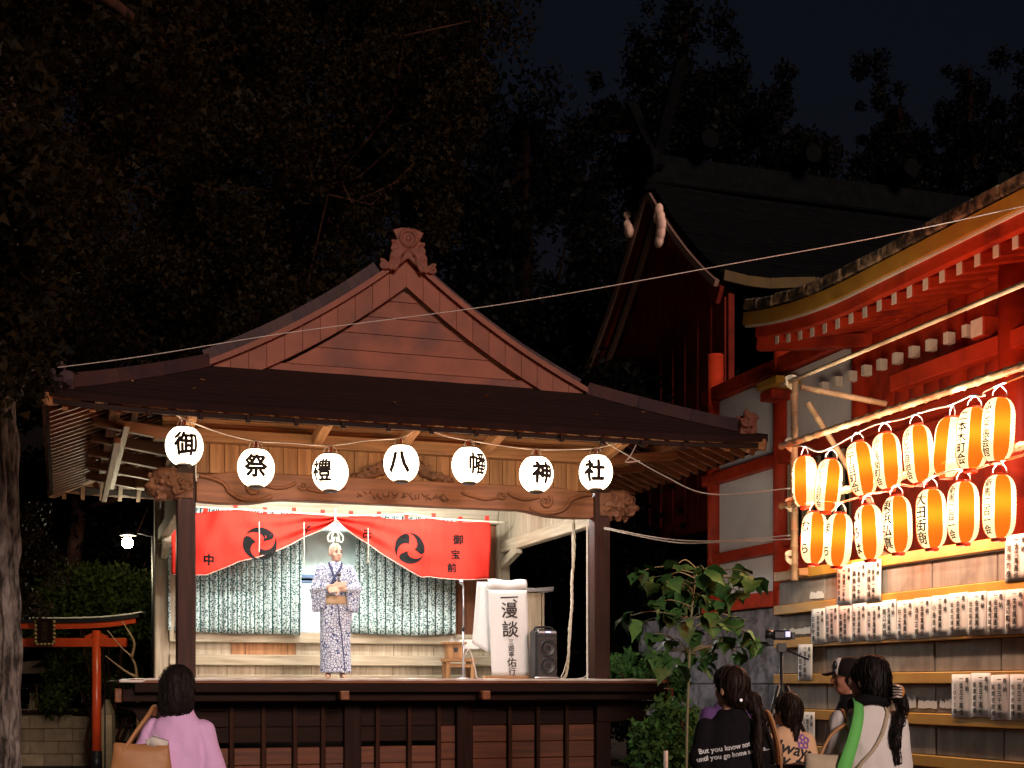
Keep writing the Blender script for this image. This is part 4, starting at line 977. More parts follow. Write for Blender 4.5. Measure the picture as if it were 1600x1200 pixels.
def long_lantern(px, py, txt, yaw, tilt, lab, i=-.40, ink=True):
    s_ = s_of(px, i); p = SH(i, s_, 0); p.z = z_of(py, p)
    t = thing('long_lantern', lab, 'lantern', p, 0, 'long striped lanterns on the bamboo rack')
    t.rotation_euler = Euler((R(random.uniform(-2, 2)), R(tilt), math.atan2(-p.x, p.y) + R(yaw - 17)))
    def part(nm, mk, mat):
        if nm not in _ol: _ol[nm] = mk().build(nm, mat, t, smooth=True); return _ol[nm]
        return link(nm, _ol[nm].data, t)
    sh = part('paper_shade', lambda: MB().lathe(oprof, 36, cap=False, sect=oprof_sect), [M['lcream'], M['lorange']])
    part('top_ring', lambda: MB().lathe([(.045, .222), (.056, .226), (.056, .242), (.045, .243)], 18, cap=False), M['redring'])
    part('bottom_ring', lambda: MB().lathe([(.047, -.25), (.052, -.247), (.055, -.228), (.05, -.222)], 18, cap=False), M['redring'])
    part('wire_handle', lambda: MB().tube(smooth_pts([(-.05, 0, .24), (-.045, 0, .28), (0, 0, .32), (.045, 0, .28), (.05, 0, .24)], 5), .005, 5), M['wire'])
    ld = bpy.data.lights.get('lantern_bulb') or bpy.data.lights.new('lantern_bulb', 'POINT')
    ld.energy = 165; ld.color = (1.0, 0.91, 0.78); ld.shadow_soft_size = 0.03
    lo = bpy.data.objects.new('bulb', ld); PEND.append(lo); lo.parent = t; lo.location = (0, 0, .03)
    if txt:
        n = len(txt); stp = .40 / n; c = MB(); ca_ = R(-120)
        for j, ch in enumerate(txt):
            z = .2 - stp * (j + .5); write(c, ch, 0, z, min(stp * 1.05, .105), lambda a, b: (lambda an: Vector(((ov_r(b) + .003) * math.cos(an), (ov_r(b) + .003) * math.sin(an), b)))(ca_ + a / OR), 0.02)
        c.build('lettering', M['lantext'], sh, fix=False)['kind'] = 'stuff'
    return p
random.seed(3)
top = [(1258, 753, '沼町会', -38, -3, 'long striped lantern at the left end of the upper row'), (1294, 759, 'ふじ三丁目町会', 8, 6, 'tilted long lantern second in the upper row'), (1346, 733, '二丁目町会', 4, -8, 'long striped lantern third in the upper row, leaning left'),
       (1386, 721, 'ふじ浅間町会', 2, -4, 'long striped lantern fourth in the upper row'), (1435, 710, 'ふじ北自治会', -2, -4, 'long striped lantern fifth in the upper row above the street-trader lantern'), (1483, 699, '', -50, 9, 'plain tilted lantern partly behind its neighbour in the upper row'),
       (1519, 686, '二本木町会', 6, 3, 'long striped lantern second from the right in the upper row'), (1559, 672, 'ふじ平張会館', 4, 3, 'highest long lantern at the right end of the upper row')]
bot = [(1272, 841, 'むら', 2, 2, 'long striped lantern at the left end of the lower row'), (1310, 844, 'まち', -12, 4, 'long bright lantern second in the lower row'), (1358, 832, 'いろは', -14, -2, 'long striped lantern third in the lower row'), (1402, 820, '東浜弘真', 0, -2, 'long striped lantern fourth in the lower row'),
       (1455, 811, '大田街商', 4, -1, 'long lantern with four large characters in the lower row'), (1505, 801, '新馬二百一会', 0, 0, 'long striped lantern second from the right in the lower row'), (1561, 792, '新馬二百一会', 2, 1, 'long striped lantern at the right end of the lower row')]
tp = [long_lantern(*a) for a in top[:5]] + [long_lantern(*top[5], i=-.30)] + [long_lantern(*a) for a in top[6:]]
bp_ = [long_lantern(*a) for a in bot]
for lst, zp, lab in ((tp, PZ1, 'pale cable feeding the upper row of long lanterns'), (bp_, PZ2, 'pale cable feeding the lower row of long lanterns')):
    pts = [SH(-.28, s_of(1240, -.28), zp - .05)]
    for a, b in zip(lst, lst[1:] + [None]):
        pts.append(a + Vector((0, 0, .325)))
        if b is not None: pts.append((a + b) / 2 + Vector((0, 0, .315 + random.uniform(-.03, .03))))
    pts.append(SH(-.33, 5.5, zp - .05))
    o = MB().tube(smooth_pts(pts, 4), .009, 5).build('lantern_cable', M['wire'], None, smooth=True); tag(o, lab, 'cable')

# ------------------------------------------------------------------ shrine hall behind the podium
hall = thing('shrine_hall', 'vermilion shrine hall with white panels and dark tiled roofs', 'shrine building', SH(0, 0, 0), ANG)
PI_ = 2.0
ps = [s_of(1118, PI_), s_of(1222, PI_), s_of(1346, PI_), s_of(1499, PI_), 2.1, 4.0]
for k, s_ in enumerate(ps):
    c = MB(); c.tube([isz(PI_, s_, 2.4), isz(PI_, s_, 6.2)], .115, 16); c.build('pillar', M['redz'], hall, smooth=True)
s0, s1 = ps[0], ps[-1]
for z, h in ((2.62, .2), (4.42, .16), (5.62, .2)):
    block('tie_beam', isz(PI_ - .02, (s0 + s1) / 2, z), (.16, s1 - s0 + .5, h), M['redy'], hall, 0.01)
block('tie_beam', isz(PI_ - .02, (ps[0] + ps[1]) / 2, 3.28), (.15, ps[1] - ps[0], .14), M['redy'], hall, 0.01)
a, b = ps[0], ps[1]
for z0, z1 in ((2.72, 3.21), (3.35, 4.34), (4.50, 5.52)):
    block('plaster_panel', isz(PI_ + .03, (a + b) / 2, (z0 + z1) / 2), (.05, b - a - .22, z1 - z0 - .01), M['plaster'], hall, 0.004)
a, b = ps[1], ps[2]
block('plaster_panel', isz(PI_ + .03, (a + b) / 2, 5.01), (.05, b - a - .22, .98), M['plaster'], hall, 0.004)
block('window_back', isz(PI_ + .05, (a + b) / 2, 3.85), (.03, b - a - .2, .95), M['black'], hall, 0.004)
for k in range(9):
    block('window_bar', isz(PI_ - .01, a + .2 + (b - a - .4) * k / 8, 3.85), (.04, .04, .93), M['greyz'], hall, 0.004)
block('window_frame', isz(PI_ - .01, (a + b) / 2, 3.32), (.1, b - a - .2, .1), M['redy'], hall, 0.006)
for k in range(6): block('wall_board', isz(PI_ + .03, a + .1 + (b - a - .2) * (k + .5) / 6, 2.99), (.04, (b - a - .2) / 6 - .006, .54), M['redz'], hall, 0.004)
for a, b in zip(ps[2:-1], ps[3:]):
    n = max(3, int((b - a) / .3))
    for k in range(n):
        for z0, z1 in ((2.72, 4.33), (4.51, 5.51)):
            block('wall_board', isz(PI_ + .03, a + .1 + (b - a - .2) * (k + .5) / n, (z0 + z1) / 2), (.04, (b - a - .2) / n - .006, z1 - z0), M['redz'], hall, 0.004)
# stone base
for k in range(7):
    for j in range(5):
        s_ = -7.4 + 1.05 * k + (.5 if j % 2 else 0)
        block('stone_block', isz(PI_ + .12, s_, .26 + j * .5), (.3, 1.04, .492), M['granite'], hall, 0.012)
# eave of the front roof
EI = 1.0; SC = -2.55
def ez(s): return 5.67 + .25 * max(0.0, 1 - (s - SC) / 2.3) ** 2
NSEG = 40; SS = [SC + (8.5) * k / NSEG for k in range(NSEG + 1)]
def run(name, mat, i0, dz, w, h, sstart=0.0):
    f_ = MB()
    for a, b in zip(SS[:-1], SS[1:]):
        if a < SC + sstart - 1e-6: continue
        f_.bar(isz(i0, a, ez(a) + dz), isz(i0, b, ez(b) + dz), w, h)
    return f_.build(name, mat, hall)
run('ochre_fascia', M['ochre'], EI, 0, .07, .15); run('fascia_edge', M['white'], EI + .02, -.09, .05, .022)
run('eave_board', M['redy'], EI + .07, -.16, .10, .13, .1)
for k in range(23):                                # weathered tiles capping the eave
    a = SC + .36 * k + .01; b = a + .345; random.seed(k)
    c = MB(); up_ = random.uniform(.0, .02)
    c.bar(isz(EI + .02 + random.uniform(-.01, .01), a, ez(a) + .155 + up_), isz(EI + .02, b, ez(b) + .155 + up_ * .6), .14, .13); c.build('eave_cap_tile', M['capstone'], hall, bevel=0.02)
# rafters with white ends
random.seed(9)
for k in range(30):
    s_ = SC + .42 + .262 * k; z = ez(s_) - .245
    c = MB(); c.bar(isz(EI + .20, s_, z), isz(PI_ + .35, s_, z + .22), .085, .11); c.build('rafter', M['redx'], hall, bevel=0.006)
    block('rafter_end', isz(EI + .192, s_, z), (.014, .075, .115), M['white'], hall, 0.003)
sof = MB(); sof.grid(lambda u, v: isz(EI + .08 + 1.6 * u, SC + .1 + 8.2 * v, ez(SC + .1 + 8.2 * v) - .17 + .31 * u), 4, 40); sof.build('soffit', M['redx'], hall)
c = MB(); c.bar(isz(PI_, SC + 1.2, 5.45), isz(EI + .12, SC + .1, 5.60), .14, .16); c.build('hip_rafter', M['redx'], hall, bevel=0.012)
for k in range(12):
    s_ = ps[2] - .55 + .3 * k; block('lower_rafter_end', isz(PI_ - .16, s_, 5.07), (.1, .075, .12), M['white'], hall, 0.004)
block('bracket_arm', isz(PI_ - .25, ps[1] + .35, 5.30), (.35, .5, .10), M['ochre'], hall, 0.01); block('bracket_arm', isz(PI_ - .2, ps[1] + .2, 5.18), (.3, .3, .12), M['redx'], hall, 0.01)
block('beam_nose', isz(PI_ - .2, s_of(1540, PI_ - .3), 4.97), (.4, .2, .2), M['redx'], hall, 0.01)
block('beam_nose_end', isz(PI_ - .405, s_of(1540, PI_ - .3), 4.97), (.014, .17, .17), M['white'], hall, 0.004)
c = MB(); c.tube([isz(PI_ - .25, s_of(1585, PI_ - .25), 2.5), isz(PI_ - .25, s_of(1585, PI_ - .25), 5.55)], .15, 18); c.build('porch_pillar', M['redz'], hall, smooth=True)
block('porch_beam', isz(PI_ - .3, 1.6, 4.75), (.14, 4.2, .18), M['redy'], hall, 0.01)
# front roof tiles
for k in range(14):
    i0, i1 = EI + .10 + 3.2 * k / 14, EI + .10 + 3.2 * (k + 1) / 14 + .05
    def e(i, up):
        def g_(u):
            sA = SC + .1 + (i - EI) * .9; s = sA + (6 - sA) * u; return isz(i, s, ez(s) + .10 + .34 * (i - EI) + .03 * (i - EI) ** 2 + up)
        return g_
    strip(e(i0, .03), e(i1, 0), 30, 'tile_course', M['tile'], hall, .05)
# main roof
RS, RZ_ = -9.3, 10.15
def mz(d): return RZ_ - 1.12 * d + .085 * d * d
GI = 3.0
for sg_, dmax in ((1, 2.7), (-1, 3.2)):
    for k in range(22):
        d1, d0 = dmax * (22 - k) / 22, max(0, dmax * (21 - k) / 22 - .03)
        def e(d, up):
            def g_(u): return isz(GI - .25 + 12 * u, RS + sg_ * d, mz(d) + up + .12 * max(0, 1 - u * 5) ** 2)
            return g_
        strip(e(d1, .03), e(d0, 0), 20, 'tile_course', M['tile'], hall, .06)
block('main_ridge', isz(GI + 5.7, RS, RZ_ + .22), (12, .35, .5), M['tile'], hall, .03)
c = MB(); c.prism([(RS - 3.0, mz(3.0) - .3), (RS, RZ_ - .35), (RS + 2.5, mz(2.5) - .3), (RS + 2.5, 4.0), (RS - 3.0, 4.0)], lambda a, b, t: isz(t, a, b), GI, GI + .1); M['shadedred'] = pm('shaded_red_timber', (0.15, 0.015, 0.007), (0.08, 0.009, 0.005), 0.8, (4, 4, 4), 0.2, 0.15, 0.1)  # red darkened: the rear gable's shade is put into its colour
c.build('gable_wall', M['shadedred'], hall)
for k in range(12):
    s_ = RS - 2.8 + 5.2 * k / 11; d_ = abs(s_ - RS); block('gable_batten', isz(GI - .02, s_, (mz(d_) - .4 + 4.2) / 2), (.03, .07, mz(d_) - .4 - 4.2), M['shadedred'], hall, .004)
def barge(i, off, w, mat, name, dm, sgn):
    f_ = MB(); n = 14
    for k in range(n):
        a, b = dm * k / n, dm * (k + 1) / n; f_.bar(isz(i, RS + sgn * a, mz(a) - off), isz(i, RS + sgn * b, mz(b) - off), .07, w, up=(0, 0, 1))
    f_.build(name, mat, hall)
M['pinkpaint'] = plain('faded_pink_paint', (0.22, 0.12, 0.09), 0.7)
barge(GI - .26, .16, .14, M['pinkpaint'], 'bargeboard_edge', 3.1, -1); barge(GI - .22, .34, .26, M['shadedred'], 'bargeboard', 3.1, -1)
barge(GI - .12, .62, .11, M['pinkpaint'], 'bargeboard_edge', 2.9, -1); barge(GI - .26, .12, .10, M['pinkpaint'], 'bargeboard_edge', 2.6, 1); barge(GI - .2, .3, .26, M['shadedred'], 'bargeboard', 2.6, 1)
run2 = MB()
for k in range(20):
    u0, u1 = k / 20, (k + 1) / 20; f_ = lambda u: isz(GI - .2 + 8 * u, RS + 2.72, mz(2.7) - .08 + .12 * max(0, 1 - u * 6) ** 2 + .16 * math.exp(-((u - .2) / .09) ** 2))
    run2.bar(f_(u0), f_(u1), .06, .16)
M['dimochre'] = pm('dimmed_ochre', (0.09, 0.05, 0.009), (0.05, 0.028, 0.006), 0.7, (3, 3, 3), 0.1)  # ochre darkened: the dim light on this eave is put into the colour
run2.build('main_eave_fascia', M['dimochre'], hall)
# ridge finials and round logs
for sg_ in (-1, 1):
    c = MB(); c.bar(isz(GI - .1 + .06 * sg_, RS - sg_ * .3, RZ_ + .2), isz(GI - .1 + .06 * sg_, RS + sg_ * .9, RZ_ + 1.75), .10, .2, up=(1, 0, 0)); c.build('forked_finial', M['tile'], hall, bevel=.01)
for k in range(4):
    c = MB(); c.tube([isz(GI + .6 + 2.0 * k, RS - .7, RZ_ + .62), isz(GI + .6 + 2.0 * k, RS + .7, RZ_ + .62)], .16, 14); c.build('ridge_log', M['tile'], hall, smooth=False)
mb = MB(); cc = isz(GI - .3, RS, RZ_ + .15)
for k in range(7): spiral(mb, cc + Vector((-.05, random.uniform(-.4, .4), random.uniform(-.3, .3))), .16, 1.2, .06, (0, 1, 0), (0, 0, 1), start=k)
mb.box(cc, (.2, .5, .7)); remesh(mb, 'ridge_end_tile', M['tile'], hall, .03, 1)
M['paleorn'] = pm('pale_salmon_ornament', (0.88, 0.58, 0.45), (0.78, 0.47, 0.36), 0.7, (6, 6, 6), 0.1)
for (px, py, i_, pts) in ((980, 351, GI - .33, ((0, .17, .05), (0, 0, .06), (.06, -.12, .09), (.12, -.17, .07))), (1030, 353, GI - .33, ((-.02, .26, .085), (-.07, .16, .07), (.05, .12, .08), (.08, -.02, .10), (.05, -.14, .10), (.0, -.24, .09)))):
    mb = MB(); s_ = s_of(px, i_); z_ = z_of(py, SH(i_, s_)); 
    for a, b, r_ in pts: mb.ball(isz(i_, s_ + a, z_ + b), (.07, r_ * 1.5, r_ * 1.5), n=12, m=8)
    remesh(mb, 'gable_pendant', M['paleorn'], hall, .016, 3)
# ------------------------------------------------------------------ vegetation
def leafmat(name, a, b, tr=0.35):
    m, nt, bs, out = nodes(name); L = nt.links.new
    ge = N(nt, 'ShaderNodeNewGeometry'); rp = ramp(nt, a, b, 0.0, 1.0); L(ge.outputs['Random Per Island'], rp.inputs['Fac'])
    L(rp.outputs['Color'], bs.inputs['Base Color']); bs.inputs['Roughness'].default_value = 0.6; bs.inputs['Specular IOR Level'].default_value = 0.08
    t = N(nt, 'ShaderNodeBsdfTranslucent'); L(rp.outputs['Color'], t.inputs['Color']); mx = N(nt, 'ShaderNodeMixShader'); mx.inputs[0].default_value = tr
    L(bs.outputs[0], mx.inputs[1]); L(t.outputs[0], mx.inputs[2]); L(mx.outputs[0], out.inputs['Surface']); return m
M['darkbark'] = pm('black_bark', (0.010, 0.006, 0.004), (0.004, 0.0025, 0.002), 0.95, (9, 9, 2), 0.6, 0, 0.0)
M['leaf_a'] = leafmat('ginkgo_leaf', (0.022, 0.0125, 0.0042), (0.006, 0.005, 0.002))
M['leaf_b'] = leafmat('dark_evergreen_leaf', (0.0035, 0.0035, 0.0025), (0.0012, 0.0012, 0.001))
M['leaf_c'] = leafmat('garden_shrub_leaf', (0.10, 0.13, 0.03), (0.035, 0.06, 0.015))
M['leaf_d'] = leafmat('broad_green_leaf', (0.06, 0.14, 0.035), (0.03, 0.08, 0.022))
def leaf_cloud(name, mat, parent, clumps, n, size, fan=True, hang=0.0):
    c = np.array([tuple(a) for a, r in clumps]); r = np.array([r if hasattr(r, '__len__') else (r, r, r) for a, r in clumps], float)
    wgt = (r[:, 0] * r[:, 1] * r[:, 2]) ** 0.66; idx = rng.choice(len(clumps), n, p=wgt / wgt.sum())
    d = rng.normal(size=(n, 3)); d /= np.linalg.norm(d, axis=1)[:, None]
    p = c[idx] + d * r[idx] * (rng.random(n) ** 0.45)[:, None]
    s = size * rng.uniform(0.6, 1.25, n)[:, None]
    a = rng.normal(size=(n, 3)); a[:, 2] -= hang; a /= np.linalg.norm(a, axis=1)[:, None]
    b = np.cross(a, rng.normal(size=(n, 3))); b /= np.linalg.norm(b, axis=1)[:, None] + 1e-9
    nn = np.cross(a, b)
    if fan: q = [p, p + a * s * .85 + b * s * .55, p + a * s * 0.75 + nn * s * .12, p + a * s * .85 - b * s * .55]
    else: q = [p, p + a * s * .5 + b * s * .30, p + a * s * 1.1 + nn * s * .15, p + a * s * .5 - b * s * .30]
    vs = np.stack(q, 1).reshape(-1, 3)
    me = bpy.data.meshes.new(name); me.vertices.add(4 * n); me.vertices.foreach_set('co', vs.astype(np.float32).ravel())
    me.loops.add(4 * n); me.loops.foreach_set('vertex_index', np.arange(4 * n, dtype=np.int32)); me.polygons.add(n)
    me.polygons.foreach_set('loop_start', np.arange(0, 4 * n, 4, dtype=np.int32)); me.polygons.foreach_set('loop_total', np.full(n, 4, dtype=np.int32))
    me.materials.append(mat); me.update(calc_edges=True); me.validate()
    return link(name, me, parent)
def limb(mb, p, q, r0, r1, wob=.15, n=7):
    p, q = Vector(p), Vector(q); L = (q - p).length; pts = [p.lerp(q, k / n) + (noise.noise_vector(p.lerp(q, k / n) * .7) * wob * L * .3 if 0 < k < n else Vector()) for k in range(n + 1)]
    mb.tube(pts, [r0 + (r1 - r0) * k / n for k in range(n + 1)], 8); return pts
def tree(name, label, base, top, r0, mat, leaf, clumps, n, size, fan=True, group=None, limbs=9, bare=None):
    base = Vector(base); t = thing(name, label, 'tree', base, 0, group); inv = lambda p: Vector(p) - base
    m_ = MB(); pts = limb(m_, (0, 0, -.1), inv(top), r0, r0 * .45, .06, 14)
    cl = sorted(clumps, key=lambda c_: random.random())[:limbs]
    for c_, r_ in cl:
        tgt = inv(c_); k = min(len(pts) - 1, max(4, int(len(pts) * (0.35 + 0.6 * random.random())))); st = pts[k]
        limb(m_, st, tgt, r0 * .32, r0 * .06, .35, 8)
    m_.build('trunk', mat, t, smooth=True)
    leaf_cloud('crown', leaf, t, [(inv(c_), r_) for c_, r_ in clumps], n, size, fan)
    return t
random.seed(21)
# big ginkgo: crown over and behind the stage
def gx(y):
    return float(np.interp(y, [-150, 0, 60, 120, 200, 330, 400, 470, 540, 610, 700, 800], [860, 850, 830, 770, 735, 712, 690, 600, 430, 240, 110, 90]))
cl = []
for _ in range(230):
    py = random.uniform(-120, 640); px = random.uniform(-120, gx(py) - 25); Y = random.uniform(21.5, 26)
    p = AT(px, py, Y)
    cl.append((p, random.uniform(.35, .8)))
for _ in range(26):                                # edge sprays catching the light
    py = random.uniform(120, 380); cl.append((AT(gx(py) - random.uniform(10, 60), py, random.uniform(20.5, 22)), random.uniform(.25, .45)))
for _ in range(10): cl.append((AT(random.uniform(470, 560), random.uniform(440, 490), 17.5), random.uniform(.12, .25)))
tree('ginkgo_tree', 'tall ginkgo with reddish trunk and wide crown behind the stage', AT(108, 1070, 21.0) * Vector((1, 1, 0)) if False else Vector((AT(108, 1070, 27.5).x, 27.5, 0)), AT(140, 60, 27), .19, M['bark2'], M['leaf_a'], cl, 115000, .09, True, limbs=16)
cl = []
for _ in range(60):
    py = random.uniform(-200, 330); px = random.uniform(-160, 330 - max(0, py) * .55); cl.append((AT(px, py, random.uniform(11.5, 15)), random.uniform(.3, .6)))
for _ in range(16): cl.append((AT(random.uniform(-40, 100), random.uniform(790, 960), random.uniform(17.5, 18.8)), random.uniform(.15, .32)))
tk = thing('old_tree', 'huge old tree with furrowed grey bark at the left edge', 'tree', (-4.33, 10.5, 0))
m_ = MB(); n_ = 60; 
def bark(u, v):
    an = u * 2 * math.pi; z = -0.1 + v * 11; r = .47 - .012 * z + .12 * max(0, 1 - z / .8) ** 2
    r += .055 * abs(math.sin(an * 13 + 5 * noise.noise(Vector((math.cos(an) * 2, math.sin(an) * 2, z * .8))))) ** .7 * (.6 + .8 * abs(noise.noise(Vector((math.cos(an) * 5, math.sin(an) * 5, z * 2.5))))) - .03 + .03 * noise.noise(Vector((math.cos(an) * 3, math.sin(an) * 3, z * .9)))
    return Vector((r * math.cos(an), r * math.sin(an), z))
m_.grid(bark, 240, 260); m_.build('trunk', M['bark'], tk, smooth=True)
m_ = MB(); random.seed(4)
for c_, r_ in cl[:14]: limb(m_, (0, 0, 6 + random.random() * 3), c_ - Vector((-4.33, 10.5, 0)), .12, .02, .3)
m_.build('limbs', M['bark2'], tk, smooth=True)
for _ in range(120): cl.append((AT(random.uniform(-150, 50), random.uniform(-160, 620), random.uniform(7.6, 9.6)), random.uniform(.15, .32)))  # foliage clumps added in front of the trunk to shade its upper part
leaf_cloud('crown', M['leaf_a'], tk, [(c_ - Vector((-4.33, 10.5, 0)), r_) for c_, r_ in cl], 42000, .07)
# trees beyond
def mass(n, fx, fy, Y0, Y1, r0, r1, ok=None):
    out = []
    while len(out) < n:
        px, py = random.uniform(*fx), random.uniform(*fy)
        if ok and not ok(px, py): continue
        out.append((AT(px, py, random.uniform(Y0, Y1)), random.uniform(r0, r1)))
    return out
random.seed(33)
cl = mass(110, (-140, 730), (-140, 620), 30, 34, .7, 1.4, lambda x, y: x < gx(y) - 20)
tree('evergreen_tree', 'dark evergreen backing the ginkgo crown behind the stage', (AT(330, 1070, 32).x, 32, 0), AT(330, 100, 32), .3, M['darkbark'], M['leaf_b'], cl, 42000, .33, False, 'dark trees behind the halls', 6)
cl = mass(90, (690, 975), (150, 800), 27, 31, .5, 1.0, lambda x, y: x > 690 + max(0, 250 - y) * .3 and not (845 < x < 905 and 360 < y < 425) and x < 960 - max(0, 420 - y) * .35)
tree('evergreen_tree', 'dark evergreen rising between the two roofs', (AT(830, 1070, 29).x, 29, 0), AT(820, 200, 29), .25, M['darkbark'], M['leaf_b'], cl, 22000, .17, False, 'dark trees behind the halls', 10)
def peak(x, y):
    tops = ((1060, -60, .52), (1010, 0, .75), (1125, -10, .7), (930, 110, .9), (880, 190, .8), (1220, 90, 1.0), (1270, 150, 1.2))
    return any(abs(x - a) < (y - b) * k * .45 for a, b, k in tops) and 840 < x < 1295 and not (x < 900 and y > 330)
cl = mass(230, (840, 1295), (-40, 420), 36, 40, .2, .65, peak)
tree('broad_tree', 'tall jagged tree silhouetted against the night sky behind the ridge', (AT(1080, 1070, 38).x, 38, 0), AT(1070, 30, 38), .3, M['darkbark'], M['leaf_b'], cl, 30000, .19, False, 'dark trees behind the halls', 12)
for k, (x0, tops, lab) in enumerate(((1410, ((1405, 150), (1375, 190), (1440, 200), (1345, 230)), 'small tree silhouette above the far ridge'), (1530, ((1515, 90), (1480, 150), (1560, 140), (1590, 170), (1600, 130)), 'thin-topped tree silhouette at the upper right'))):
    ok = lambda x, y: any(abs(x - a) < max(2, (y - b) * .32) for a, b in tops)
    cl = mass(170, (x0 - 90, x0 + 90), (80, 330), 40, 43, .12, .38, ok)
    tree('far_tree', lab, (AT(x0, 1070, 41).x, 41, 0), AT(tops[0][0], tops[0][1] + 20, 41), .2, M['darkbark'], M['leaf_b'], cl, 16000, .15, False, 'dark trees behind the halls', 10)
def shrub(name, label, fx, fy, Y0, Y1, n, size, leaf, nc=40, r=(.2, .45), fan=False, stems=6, ok=None, base_px=None):
    cl = mass(nc, fx, fy, Y0, Y1, r[0], r[1], ok); Ym = (Y0 + Y1) / 2; b = Vector((AT(base_px or sum(fx) / 2, 1070, Ym).x, Ym, 0))
    t = thing(name, label, 'shrub', b, 0, 'shrubs around the halls'); m_ = MB()
    for c_, r_ in cl[:stems]: limb(m_, (random.uniform(-.1, .1), random.uniform(-.1, .1), -.05), c_ - b, .035, .01, .3)
    m_.build('stem', M['bark2'], t, smooth=True); leaf_cloud('foliage', leaf, t, [(c_ - b, r_) for c_, r_ in cl], n, size, fan)
    return t
random.seed(44)
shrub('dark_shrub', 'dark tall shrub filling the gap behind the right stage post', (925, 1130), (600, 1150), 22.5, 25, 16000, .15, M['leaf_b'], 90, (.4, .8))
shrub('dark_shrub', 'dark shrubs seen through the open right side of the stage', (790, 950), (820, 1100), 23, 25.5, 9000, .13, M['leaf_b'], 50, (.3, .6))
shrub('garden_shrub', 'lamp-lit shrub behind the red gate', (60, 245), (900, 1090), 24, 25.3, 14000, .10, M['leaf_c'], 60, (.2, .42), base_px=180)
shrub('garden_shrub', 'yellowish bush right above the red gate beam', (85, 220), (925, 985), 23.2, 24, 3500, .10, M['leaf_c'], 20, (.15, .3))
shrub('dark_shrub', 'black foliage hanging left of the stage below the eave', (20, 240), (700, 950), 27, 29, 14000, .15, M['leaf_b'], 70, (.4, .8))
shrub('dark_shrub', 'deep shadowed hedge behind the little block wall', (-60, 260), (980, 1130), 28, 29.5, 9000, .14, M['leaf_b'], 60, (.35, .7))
# bare pale branches right of the gate
br = thing('bare_branch', 'pale bare branching stem between red gate and stage', 'branch', (AT(213, 1070, 21.3).x, 21.3, 0)); b0 = Vector(br.location)
m_ = MB()
for a in ([(216, 1180), (214, 1060), (206, 1028), (190, 1012), (168, 985)], [(206, 1028), (210, 1005), (200, 985), (190, 970)], [(213, 1058), (195, 1048), (165, 1025)]):
    m_.tube(smooth_pts([AT(x, y, 21.3) - b0 for x, y in a], 5), [.028 * (1 - .75 * k / (5 * (len(a) - 1))) for k in range(5 * (len(a) - 1) + 1)], 7)
m_.build('stem', M['bamboo'], br, smooth=True)

# broad-leaved sapling between stage and podium: every leaf a piece
YS = 11.6
sap = thing('sapling', 'slender sapling with large green leaves between stage and podium', 'sapling', (AT(1072, 1070, YS).x, YS, 0)); b0 = Vector(sap.location)
lm = MB(); prof_ = [(0, 0), (.16, .34), (.34, .44), (.5, .40), (.62, .46), (.72, .30), (.86, .14), (1.05, 0)]; row = []
for k, (t_, w_) in enumerate(prof_):
    zc = -.22 * t_ * t_
    lm.v += [(t_, w_ * .95, zc + .10 * w_), (t_, 0, zc - .02), (t_, -w_ * .95, zc + .10 * w_)]
for k in range(len(prof_) - 1):
    o_ = 3 * k; lm.f += [(o_, o_ + 3, o_ + 4, o_ + 1), (o_ + 1, o_ + 4, o_ + 5, o_ + 2)]; lm.m += [0, 0]
M['twig'] = plain('green_grey_twig', (0.12, 0.13, 0.07), 0.6); M['leaf_e'] = pm('broad_leaf_blade', (0.048, 0.13, 0.034), (0.025, 0.075, 0.02), 0.5, (6, 6, 6), 0.25, 0.4, 0.15)
leaf0 = []
tips = [(1000, 893), (1015, 905), (1043, 902), (1052, 918), (1060, 880), (985, 962), (1003, 972), (1020, 990), (1012, 1018), (1030, 1028), (1050, 1000), (1042, 962), (1065, 950), (1085, 905), (1100, 890), (1120, 905), (1095, 935), (1110, 960), (1130, 945), (1150, 905), (1170, 895), (1180, 910), (1160, 925), (1145, 965), (1165, 985), (1180, 1000), (1130, 1000), (1110, 1018), (1090, 985), (1085, 1020), (1058, 1035), (1098, 1040), (1150, 1015), (1075, 925), (1025, 945), (1068, 970), (1120, 975)]
stem = smooth_pts([AT(1071, 1330, YS), AT(1073, 1150, YS), AT(1077, 1020, YS), AT(1078, 985, YS), AT(1083, 930, YS + .1), AT(1090, 885, YS + .1)], 6)
m_ = MB(); m_.tube([p - b0 for p in stem], [.010 * (1 - .6 * k / (len(stem) - 1)) + .004 for k in range(len(stem))], 7)
random.seed(8); ends = []
for (x, y) in tips:
    e = AT(x, y, YS + random.uniform(-.35, .35)); st = stem[min(len(stem) - 1, max(8, int(len(stem) * (.45 + .5 * (1020 - y) / 140))))]
    if y > 985: st = stem[12]
    m_.tube(smooth_pts([st - b0, st.lerp(e, .6) + Vector((0, 0, .05)) - b0, e - b0], 4), [.006] * 5 + [.004] * 4, 5); ends.append(e - b0)
m_.build('stem', M['twig'], sap, smooth=True)
